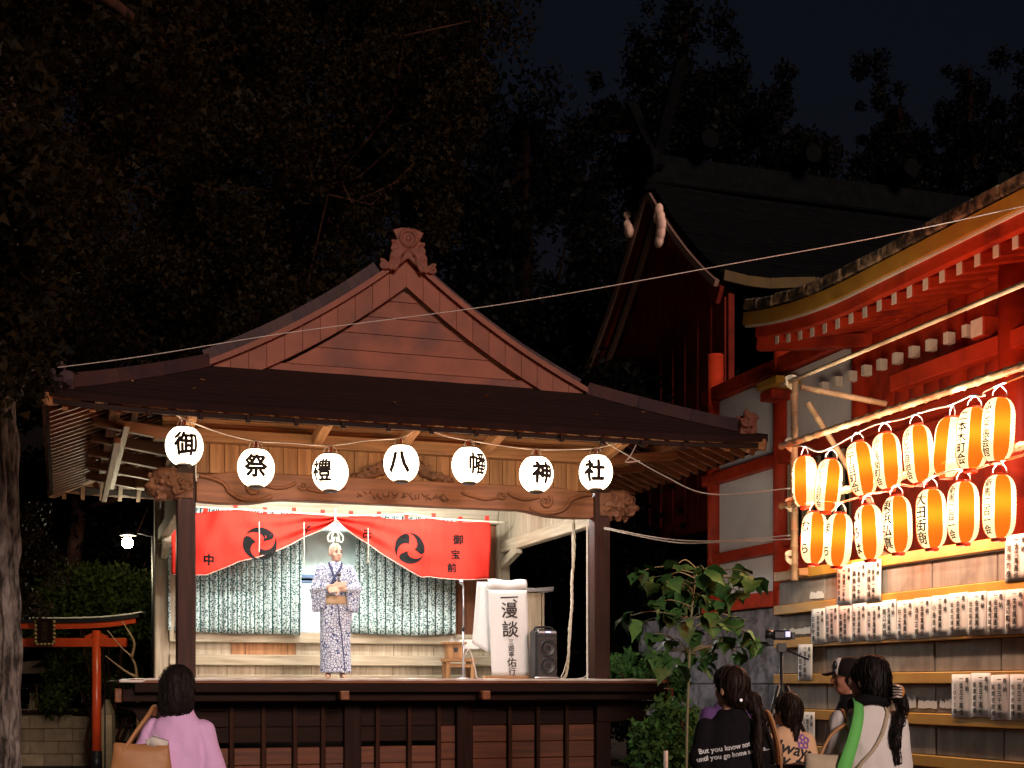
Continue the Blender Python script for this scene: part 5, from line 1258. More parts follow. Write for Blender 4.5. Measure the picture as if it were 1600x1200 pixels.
for e in ends:
    for j in range(random.choice((4, 5, 5, 6))):
        if len(leaf0) < 4:                         # four blades with their own curl and width
            q_ = len(leaf0); l2 = MB(); l2.f = lm.f; l2.m = lm.m
            l2.v = [(x, y * (.85 + .13 * q_), z * (.4 + .9 * q_) + .05 * math.sin(x * 7 + q_ * 2) * abs(y) * 3 + .06 * q_ * y) for x, y, z in lm.v]
            o = l2.build('leaf', M['leaf_e'], sap, smooth=True, fix=False); leaf0.append(o.data)
        else: o = link('leaf', random.choice(leaf0), sap)
        a = random.uniform(0, 6.28); o.location = e + Vector((random.uniform(-.03, .03), random.uniform(-.05, .05), random.uniform(-.04, .04)))
        o.rotation_euler = (random.uniform(-.5, .5), random.uniform(.0, .9), a); s_ = random.uniform(.07, .185); o.scale = (s_, s_, s_)
random.seed(12)
shrub('leafy_shrub', 'bright green leafy undergrowth beside the stage corner', (1000, 1090), (1105, 1240), 11.8, 12.6, 3000, .075, M['leaf_d'], 60, (.05, .15), stems=20)
shrub('leafy_shrub', 'green leafy spray just behind the stage floor corner', (955, 1060), (1030, 1100), 17.0, 18.4, 2000, .12, M['leaf_d'], 34, (.06, .18), stems=12)
o = MB().tube([(0, 0, 0), (0, 0, .95)], .02, 8).build('marker_stake', M['white'], None, loc=(AT(1040, 1070, 11.2).x, 11.2, 0)); tag(o, 'short pale stake in the undergrowth beside the stage', 'stake')

# ------------------------------------------------------------------ red gate, little shrine and lamp on the left
M['gatered'] = pm('gate_vermilion', (0.58, 0.07, 0.016), (0.46, 0.045, 0.012), 0.3, (4, 4, 4), 0.06, 0, 0.5)
YT = 22.0; k_ = YT / FPX
tor = thing('torii_gate', 'small vermilion torii gate with a dark name plaque', 'gate', (AT(75, 1070, YT).x, YT, 0)); b0 = Vector(tor.location)
Z = lambda py: EYE + (HOR - py) * k_
for sx in (-1, 1):
    x = sx * 76 * k_; c = MB(); c.tube([(x, 0, 0), (x, 0, Z(985))], [.078, .07], 16); c.build('pillar', M['gatered'], tor, smooth=True)
    c = MB(); c.tube([(x, 0, 0), (x, 0, .42)], .088, 16); c.build('black_footing', M['black'], tor, smooth=True)
    for w_ in (-1, 1):
        c = MB(); c.prism([(0, Z(1000)), (.10, Z(1000) - .01), (.12, Z(994)), (0, Z(995) + .06)], lambda a, b, t: Vector((x + w_ * (.07 + a), t, b)), -.03, .03); c.build('wedge', M['gatered'], tor)
def kas(u, z0, z1, y): x = u * 1.52; cv = .10 * abs(u) ** 3; return [Vector((x, -y, z0 + cv)), Vector((x, y, z0 + cv)), Vector((x, y, z1 + cv)), Vector((x, -y, z1 + cv))]
for nm, z0, z1, y_, mt, sc_ in (('lintel', Z(983), Z(974), .09, M['gatered'], .96), ('cap_beam', Z(974), Z(967), .11, M['black'], 1.0), ('cap_edge', Z(967), Z(965), .125, M['white'], 1.03)):
    c = MB(); n = 24; vs = []; fs = []
    for k in range(n + 1): vs += [Vector((p.x * sc_, p.y, p.z)) for p in kas(-1 + 2 * k / n, z0, z1, y_)]
    for k in range(n):
        for j in range(4): fs.append((4 * k + j, 4 * k + (j + 1) % 4, 4 * k + 4 + (j + 1) % 4, 4 * k + 4 + j))
    fs += [(0, 1, 2, 3), tuple(4 * n + j for j in (3, 2, 1, 0))]
    c.add(vs, fs).build(nm, mt, tor)
block('tie_beam', (0, 0, Z(1004)), (2.58, .09, 14 * k_), M['gatered'], tor, .008)
pl = block('plaque', (0, -.13, Z(988)), (.30, .05, .42), M['darkz'], tor, .01)
M['gilt'] = plain('dull_gilt', (0.35, 0.24, 0.10), 0.45, 0.4)
c = MB()
for sx in (-1, 1):
    for k in range(6): c.ball((sx * .15, -.03, -.16 + .065 * k), (.03, .02, .03), n=8, m=6)
for k in range(5): c.ball((-.12 + .06 * k, -.03, -.20), (.03, .02, .025), n=8, m=6)
c.build('carved_rim', M['gilt'], pl, smooth=True)
for k, ch in enumerate('稲荷社'):
    c = MB(); write(c, ch, 0, .11 - .10 * k, .10, lambda a, b: Vector((a, -.028, b)), .02); c.build('character', M['gilt'], pl, fix=False)
# block wall with little shrine
YW = 25.0; k2 = YW / FPX; M['tanblock'] = pm('tan_stone_block', (0.30, 0.24, 0.15), (0.18, 0.14, 0.085), 0.85, (5, 5, 5), 0.3, 0.18, 0.2)
bw = thing('block_wall', 'low tan block wall under the little shrine', 'wall', (AT(60, 1070, YW).x, YW, 0))
for j in range(5):
    z = 1.5 + (HOR - 1120) * k2 - .1 - .235 * j
    if z < 0.05: break
    for k in range(6): block('block', (-1.45 + .53 * k + (.26 if j % 2 else 0), 0, z), (.524, .22, .229), M['tanblock'], bw, .012)
block('coping', (-.05, 0, 1.5 + (HOR - 1112) * k2), (3.2, .3, .07), M['darkx'], bw, .008)
zt = 1.5 + (HOR - 1108) * k2
hk = thing('small_shrine', 'tiny dark wooden shrine with curved gable board on the block wall', 'shrine', (AT(78, 1070, YW + .35).x, YW + .35, 0))
block('plinth', (0, 0, zt / 2), (1.1, .7, zt), M['tanblock'], hk, .01)
for x in (-.17, .17): block('post', (x, -.22, zt + .22), (.035, .035, .44), M['warmz'], hk, .003)
block('cella', (0, .12, zt + .25), (.7, .4, .5), M['darkz'], hk, .01)
c = MB(); c.prism([(-.42, 0), (.42, 0), (.40, .28), (-.40, .22)], lambda a, b, t: Vector((a, t, zt + .66 + b)), -.32, -.29); c.build('gable_board', M['tanblock'], hk)
c = MB(); c.prism([(-.26, .10), (-.1, .2), (0, .27), (.1, .2), (.26, .10), (0, .13)], lambda a, b, t: Vector((a, t, zt + .66 + b)), -.335, -.321); c.build('curved_gable', M['darkx'], hk)
c = MB(); c.prism([(-.6, .92), (0, 1.22), (.6, .92), (.6, .98), (0, 1.30), (-.6, .98)], lambda a, b, t: Vector((a, t, zt + b)), -.42, .45); c.build('roof', M['roof'], hk)
M['offer'] = plain('white_porcelain', (0.72, 0.66, 0.5), 0.3)
of = thing('offering_dish', 'white dish with rice cakes and folded paper before the tiny shrine', 'offering', (AT(80, 1070, YW - .02).x, YW - .02, zt - .02))
MB().lathe([(.05, 0), (.06, .03), (.13, .06), (.14, .075), (.0, .08)], 18).build('dish', M['offer'], of, smooth=True)
c = MB(); c.ball((0, 0, .11), (.09, .09, .045)); c.build('lower_rice_cake', M['offer'], of, smooth=True)
c = MB(); c.ball((0, 0, .165), (.06, .06, .035)); c.build('upper_rice_cake', M['offer'], of, smooth=True)
c = MB(); c.prism([(-.05, .21), (.03, .20), (.09, .26), (.05, .38), (-.03, .40), (-.06, .3)], lambda a, b, t: Vector((a, t, b)), -.01, .01); c.build('folded_paper', M['paper'], of)
for px, lab, fl in ((50, 'stone fox statuette left of the offering dish', 1), (101, 'stone fox statuette right of the offering dish', -1)):
    mb = MB(); mb.cap((0, 0, .05), .07, (0, -.03, .17), .05); mb.cap((0, -.03, .17), .045, (0, -.06, .27), .045); mb.cap((0, -.06, .275), .045, (0, -.13, .265), .018)
    for sx in (-1, 1): mb.cap((sx * .025, -.05, .30), .018, (sx * .03, -.045, .36), .005); mb.cap((sx * .03, -.06, .16), .025, (sx * .03, -.09, .02), .022)
    mb.cap((0, .05, .05), .03, (.0, .11, .2), .045); mb.cap((0, .11, .2), .045, (0, .10, .3), .01); mb.box((0, 0, .01), (.16, .28, .03))
    o = remesh(mb, 'fox_statue', M['tanblock'], None, .008, 2, loc=(AT(px, 1070, YW).x, YW, zt - .03), rotz=.4 * fl); tag(o, lab, 'statue', 'fox statuettes')
sp_ = thing('stone_post', 'pale stone post with pointed cap beside the red gate', 'post', (AT(168, 1070, 22.6).x, 22.6, 0))
block('shaft', (0, 0, .5), (.2, .2, 1.0), M['tanblock'], sp_, .01); c = MB(); c.prism([(-.1, 1.0), (.1, 1.0), (.06, 1.12), (0, 1.26), (-.06, 1.12)], lambda a, b, t: Vector((a, t, b)), -.1, .1); c.build('cap', M['tanblock'], sp_, bevel=.01)
c = MB(); c.tube([(0, 0, 0), (0, 0, 1.25)], .012, 6); o = c.build('iron_rod', M['black'], None, loc=(AT(164, 1070, 21.6).x, 21.6, 0)); tag(o, 'thin black iron rod in front of the stone post', 'rod')
# work lamp
pL = AT(199, 848, 20.6)
lamp = thing('flood_lamp', 'glaring bare work lamp on a pole beyond the stage', 'lamp', (pL.x + .37, pL.y + .1, 0))
off = Vector((-.37, -.1, pL.z))
MB().tube([(0, 0, 0), (0, 0, pL.z + .12)], .032, 8).build('pole', M['black'], lamp, smooth=True)
MB().tube([(0, 0, pL.z + .10), (-.3, -.06, pL.z + .17), (-.37, -.08, pL.z + .10)], .012, 6).build('arm', M['black'], lamp)
M['bulb'] = glow('lit_bulb', (1.0, 0.86, 0.55), 280)
c = MB(); c.ball(off, (.085, .085, .085), n=16, m=10); c.build('bulb', M['bulb'], lamp, smooth=True)
c = MB(); c.lathe([(.03, .14), (.05, .10), (.12, .05), (.125, .05), (.055, .11), (.035, .14)], 18, off + Vector((0, .02, .06)), cap=False); c.build('reflector', M['steel'], lamp, smooth=True)
# ------------------------------------------------------------------ people
V3 = Vector
M['skin'] = pm('skin', (0.52, 0.30, 0.21), (0.46, 0.25, 0.17), 0.5, (8, 8, 8), 0.05, 0, 0.35)
M['hair'] = pm('black_hair', (0.016, 0.010, 0.008), (0.007, 0.005, 0.005), 0.6, (90, 90, 6), 0.7, 0, 0.2, 8, bdist=0.006)
M['hairb'] = pm('brown_black_hair', (0.030, 0.014, 0.009), (0.010, 0.006, 0.005), 0.6, (90, 90, 6), 0.7, 0, 0.2, 8, bdist=0.006)
M['lip'] = plain('lip_tone', (0.30, 0.11, 0.09), 0.5); M['eye'] = plain('dark_eye', (0.02, 0.015, 0.012), 0.25)
def fabric(name, c, k=.3): return pm(name, c, tuple(x * .88 for x in c), 0.9, (5, 5, 5), k, 0, 0.1, 6, fine=14, bdist=0.02)
def hand(mb, w, d, side, nrm, curl=.5, k=1.0):
    w, d, side, nrm = (Vector(x) for x in (w, d, side, nrm)); d.normalize(); side.normalize(); nrm.normalize()
    for t in (-.026, -.009, .009, .026): mb.cap(w + d * .005 + side * t * .8, .017 * k, w + d * .075 * k + side * t * 1.05, .013 * k, 8)
    for t, L in ((-.032, .052), (-.011, .07), (.010, .076), (.030, .068)):
        p = w + d * .08 * k + side * t; dd = d
        for seg, f in ((.45, .25), (.32, .75), (.25, 1.1)):
            dd = (d * math.cos(curl * f) + nrm * math.sin(curl * f)); q = p + dd * L * seg * k; mb.cap(p, .0095 * k, q, .0085 * k, 8); p = q
    p = w + d * .02 + side * .035; q = p + (d * .6 + side * .7).normalized() * .035 * k; mb.cap(p, .013, q, .0105, 8); mb.cap(q, .0105, q + (d * .9 + side * .15 + nrm * .3).normalized() * .032 * k, .009, 8)
def head(mb, yaw=0.0, pitch=0.0, c=(0, 0, 1.47)):
    c = Vector(c); Rm = (Matrix.Rotation(yaw, 3, 'Z') @ Matrix.Rotation(pitch, 3, 'X')); f = lambda x, y, z: c + Rm @ Vector((x, y, z))
    mb.ball(f(0, -.008, .085), (.074, .094, .094), Rm, 20, 14); mb.ball(f(0, .03, .035), (.063, .066, .085), Rm, 16, 12); mb.ball(f(0, .048, -.02), (.044, .042, .038), Rm, 14, 10)
    mb.cap(f(0, .092, .065), .011, f(0, .108, .03), .014, 8); mb.ball(f(0, .094, .028), (.019, .012, .011), Rm, 10, 8)
    mb.ball(f(0, .083, -.002), (.022, .014, .011), Rm, 10, 8)
    for s in (-1, 1):
        mb.ball(f(s * .076, -.005, .04), (.009, .02, .03), Rm, 10, 8); mb.ball(f(s * .028, .082, .078), (.024, .012, .009), Rm, 10, 8); mb.ball(f(s * .038, .06, .025), (.022, .022, .024), Rm, 10, 8)
    return f
def face_bits(f, parent, k, loc):
    for nm, mat, items in (('eyes', M['eye'], [(-.029, .089, .06), (.029, .089, .06)]), ('mouth', M['lip'], [(0, .093, -.006)]), ('eyebrows', M['hair'], [(-.03, .092, .083), (.03, .092, .083)])):
        m_ = MB()
        for p in items: m_.ball(f(*p), {'eyes': (.012, .006, .006), 'mouth': (.02, .007, .005), 'eyebrows': (.02, .005, .004)}[nm], n=10, m=6)
        o = m_.build(nm, mat, parent, smooth=True); o.scale = (k, k, k)
def loft(mb, rings, n=28, cx=0.0):
    vs = []
    for z, rx, ry, cy in rings:
        for j in range(n): a = 2 * math.pi * j / n; vs.append(Vector((cx + rx * math.cos(a), cy + ry * math.sin(a), z)))
    N_ = len(rings); fs = [(k * n + j, k * n + (j + 1) % n, (k + 1) * n + (j + 1) % n, (k + 1) * n + j) for k in range(N_ - 1) for j in range(n)]
    fs += [tuple(range(n))[::-1], tuple((N_ - 1) * n + j for j in range(n))]; mb.add(vs, fs)
HANG = {'L': ((-.150, -.005, 1.305), (-.185, -.01, 1.06), (-.175, .07, .83)), 'R': ((.150, -.005, 1.305), (.185, -.01, 1.06), (.175, .07, .83))}
HANGM = {'L': ((-.168, -.005, 1.335), (-.22, -.01, 1.06), (-.20, .07, .83)), 'R': ((.168, -.005, 1.335), (.22, -.01, 1.06), (.20, .07, .83))}
def body(t, k, arms=None, yaw=0.0, pitch=0.0, legs=True, curl=.6, skin='skin', vox=.008):
    mb = MB(); arms = arms or HANG; f = head(mb, yaw, pitch)
    mb.cap((0, -.012, 1.34), .054, (0, .0, 1.455), .05)
    loft(mb, [(1.40, .05, .05, -.01), (1.35, .068, .055, -.01), (1.30, .105, .072, -.005), (1.22, .13, .088, 0), (1.1, .135, .092, 0), (1.0, .125, .088, 0), (.92, .15, .1, 0), (.84, .155, .105, 0), (.78, .13, .09, 0)])
    for sd in 'LR':
        s_, e, w = (Vector(x) for x in arms[sd]); mb.cap(s_, .043, e, .037); mb.cap(e, .037, w, .026); d = (w - e).normalized()
        sx = -1 if sd == 'L' else 1; side = d.cross(Vector((0, 1, 0)) if abs(d.y) < .8 else Vector((0, 0, 1))).normalized()
        nrm = Vector((-sx, 0, 0)) if abs(d.z) > .6 else Vector((0, -1, -.3)); side = d.cross(nrm).normalized(); nrm = side.cross(d); side = side if side.y > 0 or abs(d.z) < .6 and side.z > 0 else -side
        hand(mb, w + d * .012, d, side, nrm, curl)
    for sx in (-1, 1):
        mb.cap((sx * .085, 0, .84), .088, (sx * .09, .012, .47), .055); mb.cap((sx * .09, .012, .47), .054, (sx * .085, -.02, .09), .036)
        mb.cap((sx * .085, -.045, .045), .036, (sx * .095, .13, .028), .026)
    o = remesh(mb, 'body', M[skin], t, vox, 2); o.scale = (k, k, k); return o, f
def folds(amp, sc_=7.0, seed=0.0):
    return lambda p: amp * (noise.noise(Vector((p.x * sc_ + seed, p.y * sc_, p.z * sc_ * .45))) + .5 * noise.noise(Vector((p.x * sc_ * 2.2, p.z * sc_ * 1.5 + p.x * 9, seed))))
def tee(t, k, mat, arms=None, sleeve=.62, loose=.0, name='shirt', hem=.80, seed=0.0, flare=.05, neck=.07):
    mb = MB(); arms = arms or HANG; L = loose
    loft(mb, [(hem, .165 + L, .128 + L, 0), (.95, .155 + L, .122 + L, 0), (1.08, .148 + L, .115 + L, 0), (1.2, .156 + L * .8, .118 + L * .8, 0), (1.28, .158 + L * .5, .108, -.005), (1.335, .135, .09, -.01), (1.375, .098, .075, -.012), (1.40, neck + .012, .068, -.01), (1.415, neck, .06, -.008)])
    for sd in 'LR':
        s_, e, w = (Vector(x) for x in arms[sd]); s2 = s_ + Vector((0, 0, -.005))
        if sleeve <= 1: mb.cap(s2, .058 + L * .3, s_.lerp(e, sleeve), .055 + flare * .3 + L * .5)
        else: mb.cap(s2, .058 + L * .3, e, .054 + L * .5); mb.cap(e, .054 + L * .5, e.lerp(w, sleeve - 1), .050 + L * .5)
    o = remesh(mb, name, mat, t, .009, 2, folds(.019, 6, seed)); o.scale = (k, k, k); return o
def trousers(t, k, mat):
    mb = MB(); loft(mb, [(1.0, .155, .112, 0), (.9, .168, .122, 0), (.8, .175, .125, 0), (.72, .16, .11, 0)])
    for sx in (-1, 1): mb.cap((sx * .088, 0, .80), .098, (sx * .092, .01, .47), .075); mb.cap((sx * .092, .01, .47), .075, (sx * .088, -.012, .10), .062)
    o = remesh(mb, 'trousers', mat, t, .012, 3, folds(.006, 8)); o.scale = (k, k, k)
    m2 = MB()
    for sx in (-1, 1): m2.cap((sx * .086, -.05, .045), .045, (sx * .097, .145, .032), .034); m2.box((sx * .092, .045, .012), (.085, .27, .024))
    o = remesh(m2, 'shoes', M['black'], t, .012, 2); o.scale = (k, k, k)
def hair(t, k, fn, mat='hair', amp=.0018, vox=.008, yaw=0.0, strands=260):
    mb = MB(); fn(mb)
    if yaw:
        cr, sr = math.cos(yaw), math.sin(yaw); mb.v = [((x * cr - y * sr), (x * sr + y * cr), z) if z > 1.36 else ((x * cr - y * sr) * (z - 1.2) / .16 + x * (1.36 - z) / .16, (x * sr + y * cr) * (z - 1.2) / .16 + y * (1.36 - z) / .16, z) if z > 1.2 else (x, y, z) for x, y, z in mb.v]
    o = remesh(mb, 'hair', M[mat], t, vox, 3, lambda p: amp * math.sin(math.atan2(p.y, p.x) * 26 + 3 * noise.noise(p * 9)) + amp * noise.noise(p * 30)); o.scale = (k, k, k)
    if strands:                                     # loose strands lying over the hair mass
        bv = BVHTree.FromPolygons([v.co.copy() for v in o.data.vertices], [tuple(p.vertices) for p in o.data.polygons]); m_ = MB(); vs = o.data.vertices; st = random.Random(5)
        for _ in range(strands):
            p = vs[st.randrange(len(vs))].co.copy(); P = []; tw = V3((st.uniform(-.5, .5), st.uniform(-.5, .5), -1)); lift_ = st.uniform(.001, .006)
            for q in range(st.randint(4, 9)):
                h = bv.find_nearest(p)
                if h[0] is None: break
                P.append(h[0] + h[1] * (lift_ + .0015 * q * st.random())); d = tw - h[1] * tw.dot(h[1]); p = h[0] + d.normalized() * .02 if d.length > .05 else h[0] + V3((0, 0, -.02))
            if len(P) > 2: m_.tube(P, [.0022] * (len(P) - 1) + [.0006], 3, cap=False)
        s_ = m_.build('loose_strands', M[mat], o, fix=False); s_['kind'] = 'stuff'
    return o
def project(o, k, x, z, fn_vs, off=.004, d=(0, 1, 0)):
    bv = BVHTree.FromPolygons([v.co.copy() for v in o.data.vertices], [tuple(p.vertices) for p in o.data.polygons]); out = []
    for a, b in fn_vs:
        h = bv.ray_cast(Vector((x + a, -1.5, z + b)), Vector((0, 1, 0))); p = h[0] if h[0] is not None else Vector((x + a, -.1, z + b)); out.append(p + Vector((0, -off, 0)))
    return out
def shirt_text(o, k, lines, mat, name='print'):
    m_ = MB()
    for txt, x, z, s_, rot, ft, sl in lines:
        vs, fs = glyph(txt, True); vs, fs = split(vs, fs, 1); cr, sr = math.cos(rot), math.sin(rot)
        for dx, dy in stamps(ft): m_.add(project(o, k, x, z, [((a + dx + sl * b) * s_ * cr - (b + dy) * s_ * sr, (a + dx + sl * b) * s_ * sr + (b + dy) * s_ * cr) for a, b in vs]), fs)
    return m_.build(name, mat, o, fix=False)
def strap_on(o, pts, w, mat, name, parent, k, th=.006, snap=.12):    # ribbon laid over a garment
    bv = BVHTree.FromPolygons([v.co.copy() for v in o.data.vertices], [tuple(p.vertices) for p in o.data.polygons])
    P = smooth_pts(pts, 8); m_ = MB(); vs = []
    for i_, p in enumerate(P):
        h = bv.find_nearest(p); q, n_ = (h[0], h[1]) if h[0] is not None and (h[0] - p).length < snap else (p, Vector((0, -1, 0)))
        tg = (P[min(i_ + 1, len(P) - 1)] - P[max(i_ - 1, 0)]).normalized(); sd = tg.cross(n_).normalized(); q = q + n_ * .006
        ww = w[0] + (w[1] - w[0]) * i_ / (len(P) - 1) if hasattr(w, '__len__') else w
        vs += [q - sd * ww / 2, q + sd * ww / 2, q + sd * ww / 2 + n_ * th, q - sd * ww / 2 + n_ * th]
    n = len(P) - 1; fs = [(4 * i_ + j, 4 * i_ + (j + 1) % 4, 4 * i_ + 4 + (j + 1) % 4, 4 * i_ + 4 + j) for i_ in range(n) for j in range(4)] + [(0, 1, 2, 3), tuple(4 * n + j for j in (3, 2, 1, 0))]
    ob = m_.add(vs, fs).build(name, mat, parent, smooth=True); ob.scale = (k, k, k); return ob
def bagshape(w, h, d, top=.8):
    m_ = MB(); rings = []
    for u in np.linspace(0, 1, 9):
        z = -h * (1 - u); f_ = 1 - (1 - top) * u; dd = d * (1.0 - .65 * u) ; rings.append((z, w / 2 * f_, dd / 2, 0))
    n = 24; vs = []
    for z, rx, ry, cy in rings:
        for j in range(n):
            a = 2 * math.pi * j / n; c_, s_ = math.cos(a), math.sin(a); e = .5
            vs.append(Vector((rx * math.copysign(abs(c_) ** e, c_), ry * math.copysign(abs(s_) ** e, s_) + .008 * math.sin(z * 30 + a * 3), z + .01 * math.sin(a * 2))))
    fs = [(q * n + j, q * n + (j + 1) % n, (q + 1) * n + (j + 1) % n, (q + 1) * n + j) for q in range(len(rings) - 1) for j in range(n)]
    fs += [tuple(range(n))[::-1], tuple((len(rings) - 1) * n + j for j in range(n))]; return m_.add(vs, fs)
def someone(label, px, Y, rot): return thing('person', label, 'person', (AT(px, 1070, Y).x, Y, 0), rot)
V3 = Vector
# woman in pink blouse with tan shoulder bag
Y1 = 7.2; k = 1.60 / 1.65
p1 = someone('woman in pink blouse seen from behind with a tan shoulder bag', 279, Y1, -.12)
ar = {'L': ((-.150, 0, 1.305), (-.225, -.03, 1.07), (-.18, .14, .93)), 'R': ((.150, 0, 1.305), (.215, .0, 1.06), (.14, .17, .95))}
body(p1, k, ar, .05); M['pink'] = fabric('pink_blouse_cotton', (0.82, 0.50, 0.82))
sh = tee(p1, k, M['pink'], ar, 1.25, .022, 'blouse', .74, 1.3)
m_ = MB(); loft(m_, [(1.385, .082, .072, -.01), (1.43, .068, .064, -.008), (1.432, .06, .056, -.008), (1.39, .07, .062, -.01)]); o = m_.build('collar', M['pink'], p1, smooth=True); o.scale = (k,) * 3
trousers(p1, k, fabric('dark_trousers', (0.03, 0.03, 0.04)))
def h1(mb):
    mb.ball((0, -.020, 1.556), (.088, .104, .102), n=20, m=14); loft(mb, [(1.58, .086, .09, -.03), (1.52, .094, .09, -.036), (1.46, .098, .082, -.04), (1.41, .090, .066, -.045), (1.385, .07, .05, -.05)])
hair(p1, k, h1)
M['tan'] = pm('tan_leather', (0.46, 0.22, 0.085), (0.36, 0.16, 0.06), 0.5, (4, 4, 4), 0.15, 0, 0.4)
bag = thing('shoulder_bag', 'tan leather tote bag hanging on the shoulder of the pink blouse', 'bag', p1.matrix_basis @ V3((-.13, -.19, 1.19)), .15)
o = bagshape(.36, .34, .16, .78).build('body', M['tan'], bag, smooth=True)
for y in (-.03, .03):
    c = MB(); P = smooth_pts([(-.09, y, -.04), (-.03, y + .02, .06), (.03, y + .06, .15), (.05, y + .14, .195), (.04, y + .22, .15)], 6)
    c.tube(P, .011, 6); c.build('strap', M['tan'], bag, smooth=True)
c = MB(); c.box((.09, -.01, .005), (.09, .03, .05), Euler((.2, .3, .1)).to_matrix()); c.box((.06, .0, .01), (.07, .02, .05), Euler((-.3, -.4, .2)).to_matrix()); c.build('white_pouch', M['white'], bag, smooth=True)
# woman in black printed tee
Y2 = 7.5; k = 1.60 / 1.65
p2 = someone('woman in black printed tee with long low ponytail', 1142, Y2, .12)
body(p2, k, None, .55); M['blacktee'] = fabric('black_tee_cotton', (0.010, 0.009, 0.010))
sh = tee(p2, k, M['blacktee'], None, .72, .028, 'tee_shirt', .76, 4.2)
trousers(p2, k, fabric('black_trousers', (0.02, 0.02, 0.025)))
def h2(mb):
    mb.ball((0, -.022, 1.557), (.086, .104, .101), n=20, m=14); loft(mb, [(1.57, .083, .082, -.04), (1.50, .078, .068, -.05), (1.45, .062, .055, -.055), (1.425, .045, .045, -.06)])
    mb.ball((.065, -.10, 1.455), (.055, .05, .05)); mb.ball((.085, -.11, 1.47), (.03, .03, .03))
    mb.tube(smooth_pts([(.06, -.10, 1.45), (.085, -.145, 1.38), (.10, -.155, 1.28), (.115, -.16, 1.15), (.12, -.16, 1.02)], 6), [.045 - .0013 * q for q in range(25)], 10)
hair(p2, k, h2, 'hairb', yaw=.45)
M['whiteprint'] = plain('white_print', (0.7, 0.7, 0.7), 0.8)
shirt_text(sh, k, [('But you know not this', -.03, 1.195, .040, .16, .03, 0), ('until you go home and see...', -.01, 1.155, .038, .16, .03, 0)], M['whiteprint'])
bag = thing('black_bag', 'black shoulder bag of the woman in black tee', 'bag', p2.matrix_basis @ V3((.25, -.12, 1.06)), .3)
bagshape(.30, .34, .10, .9).build('body', M['blacktee'], bag, smooth=True)
for y in (-.02, .02): c = MB(); c.tube(smooth_pts([(-.02, y - .02, -.03), (-.035, y - .02, .12), (-.06, y + .03, .27), (-.07, y + .1, .28), (-.05, y + .16, .1)], 6), .009, 6); c.build('strap', M['tan'], bag, smooth=True)
c = MB(); c.lathe([(.008, -.003), (.011, 0), (.008, .003)], 12); o = c.build('hair_pin', M['steel'], p2); o.location = V3((.02, -.135, 1.46)) * k; o.rotation_euler = (R(90), 0, 0)
# girl in peach tee
Y3 = 8.5; k = 1.45 / 1.65
p3 = someone('girl in peach tee with flower and lettering on the back', 1229, Y3, .22)
body(p3, k, None, .5); M['peach'] = fabric('peach_tee_cotton', (0.72, 0.45, 0.27))
sh = tee(p3, k, M['peach'], None, .85, .03, 'tee_shirt', .76, 7.7)
trousers(p3, k, fabric('denim_trousers', (0.05, 0.07, 0.12)))
def h3(mb):
    mb.ball((0, -.022, 1.557), (.087, .104, .101), n=20, m=14); loft(mb, [(1.57, .085, .084, -.04), (1.49, .082, .072, -.05), (1.44, .066, .055, -.055), (1.37, .03, .03, -.075), (1.31, .022, .022, -.09)])
hair(p3, k, h3, 'hairb', yaw=.4)
shirt_text(sh, k, [('Always', -.02, 1.255, .125, -.25, .02, .25), ('By my', .0, 1.16, .125, -.25, .02, .25), ('side', .02, 1.07, .12, -.25, .02, .25)], M['ink'])
M['violet'] = plain('violet_print', (0.24, 0.10, 0.36), 0.8)
m_ = MB()
for q in range(5):
    a = q * 1.2566 + .3; cx, cz = .032 * math.cos(a), .032 * math.sin(a); ring = [(cx + .026 * math.cos(b), cz + .026 * math.sin(b)) for b in np.linspace(0, 6.283, 13)[:-1]] + [(cx + .012 * math.cos(b), cz + .012 * math.sin(b)) for b in np.linspace(0, 6.283, 13)[:-1]]
    m_.add(project(sh, k, .085, 1.30, ring, .004 + .0004 * q), [(j, (j + 1) % 12, 12 + (j + 1) % 12, 12 + j) for j in range(12)])
m_.build('flower_print', M['violet'], sh, fix=False)
# man in cap, in profile
Y4 = 8.8; k = 1.68 / 1.65
p4 = someone('man in black and white cap, glasses and black shirt in profile', 1327, Y4, R(72))
b_, f = body(p4, k, HANGM, .1); M['skin2'] = pm('tanned_skin', (0.42, 0.19, 0.12), (0.36, 0.15, 0.09), 0.5, (8, 8, 8), 0.05, 0, 0.35); b_.data.materials[0] = M['skin2']
face_bits(f, p4, k, None)
tee(p4, k, M['blacktee'], HANGM, .75, .035, 'tee_shirt', .76, 9.1); trousers(p4, k, fabric('grey_trousers', (0.06, 0.06, 0.065)))
hair(p4, k, lambda mb: loft(mb, [(1.55, .084, .085, -.03), (1.50, .083, .08, -.035), (1.45, .06, .05, -.05)]))
m_ = MB(); m_.ball(f(0, -.005, .105), (.089, .110, .082), n=20, m=12); o = remesh(m_, 'cap_crown', fabric('black_cap_cloth', (0.018, 0.012, 0.014)), p4, .009, 2); o.scale = (k,) * 3
m_ = MB(); m_.ball(f(0, .062, .112), (.062, .048, .066), n=16, m=10); o = remesh(m_, 'cap_front', fabric('white_cap_cloth', (0.72, 0.66, 0.64)), p4, .008, 2); o.scale = (k,) * 3
m_ = MB(); m_.grid(lambda u, v: f((u - .5) * .15 * (1 - .35 * v * v), .09 + .085 * v * (1 - (2 * u - 1) ** 2 * .35), .082 + .012 * (1 - (2 * u - 1) ** 2) - .02 * v), 12, 6); o = m_.build('cap_brim', M['blacktee'], p4, smooth=True); o.modifiers.new('t', 'SOLIDIFY').thickness = .008; o.scale = (k,) * 3
m_ = MB(); m_.ball(f(.055, .09, .12), (.016, .02, .024), n=8, m=6); m_.ball(f(-.055, .09, .13), (.012, .016, .03), n=8, m=6); o = m_.build('cap_emblem', M['black'], p4, smooth=True); o.scale = (k,) * 3
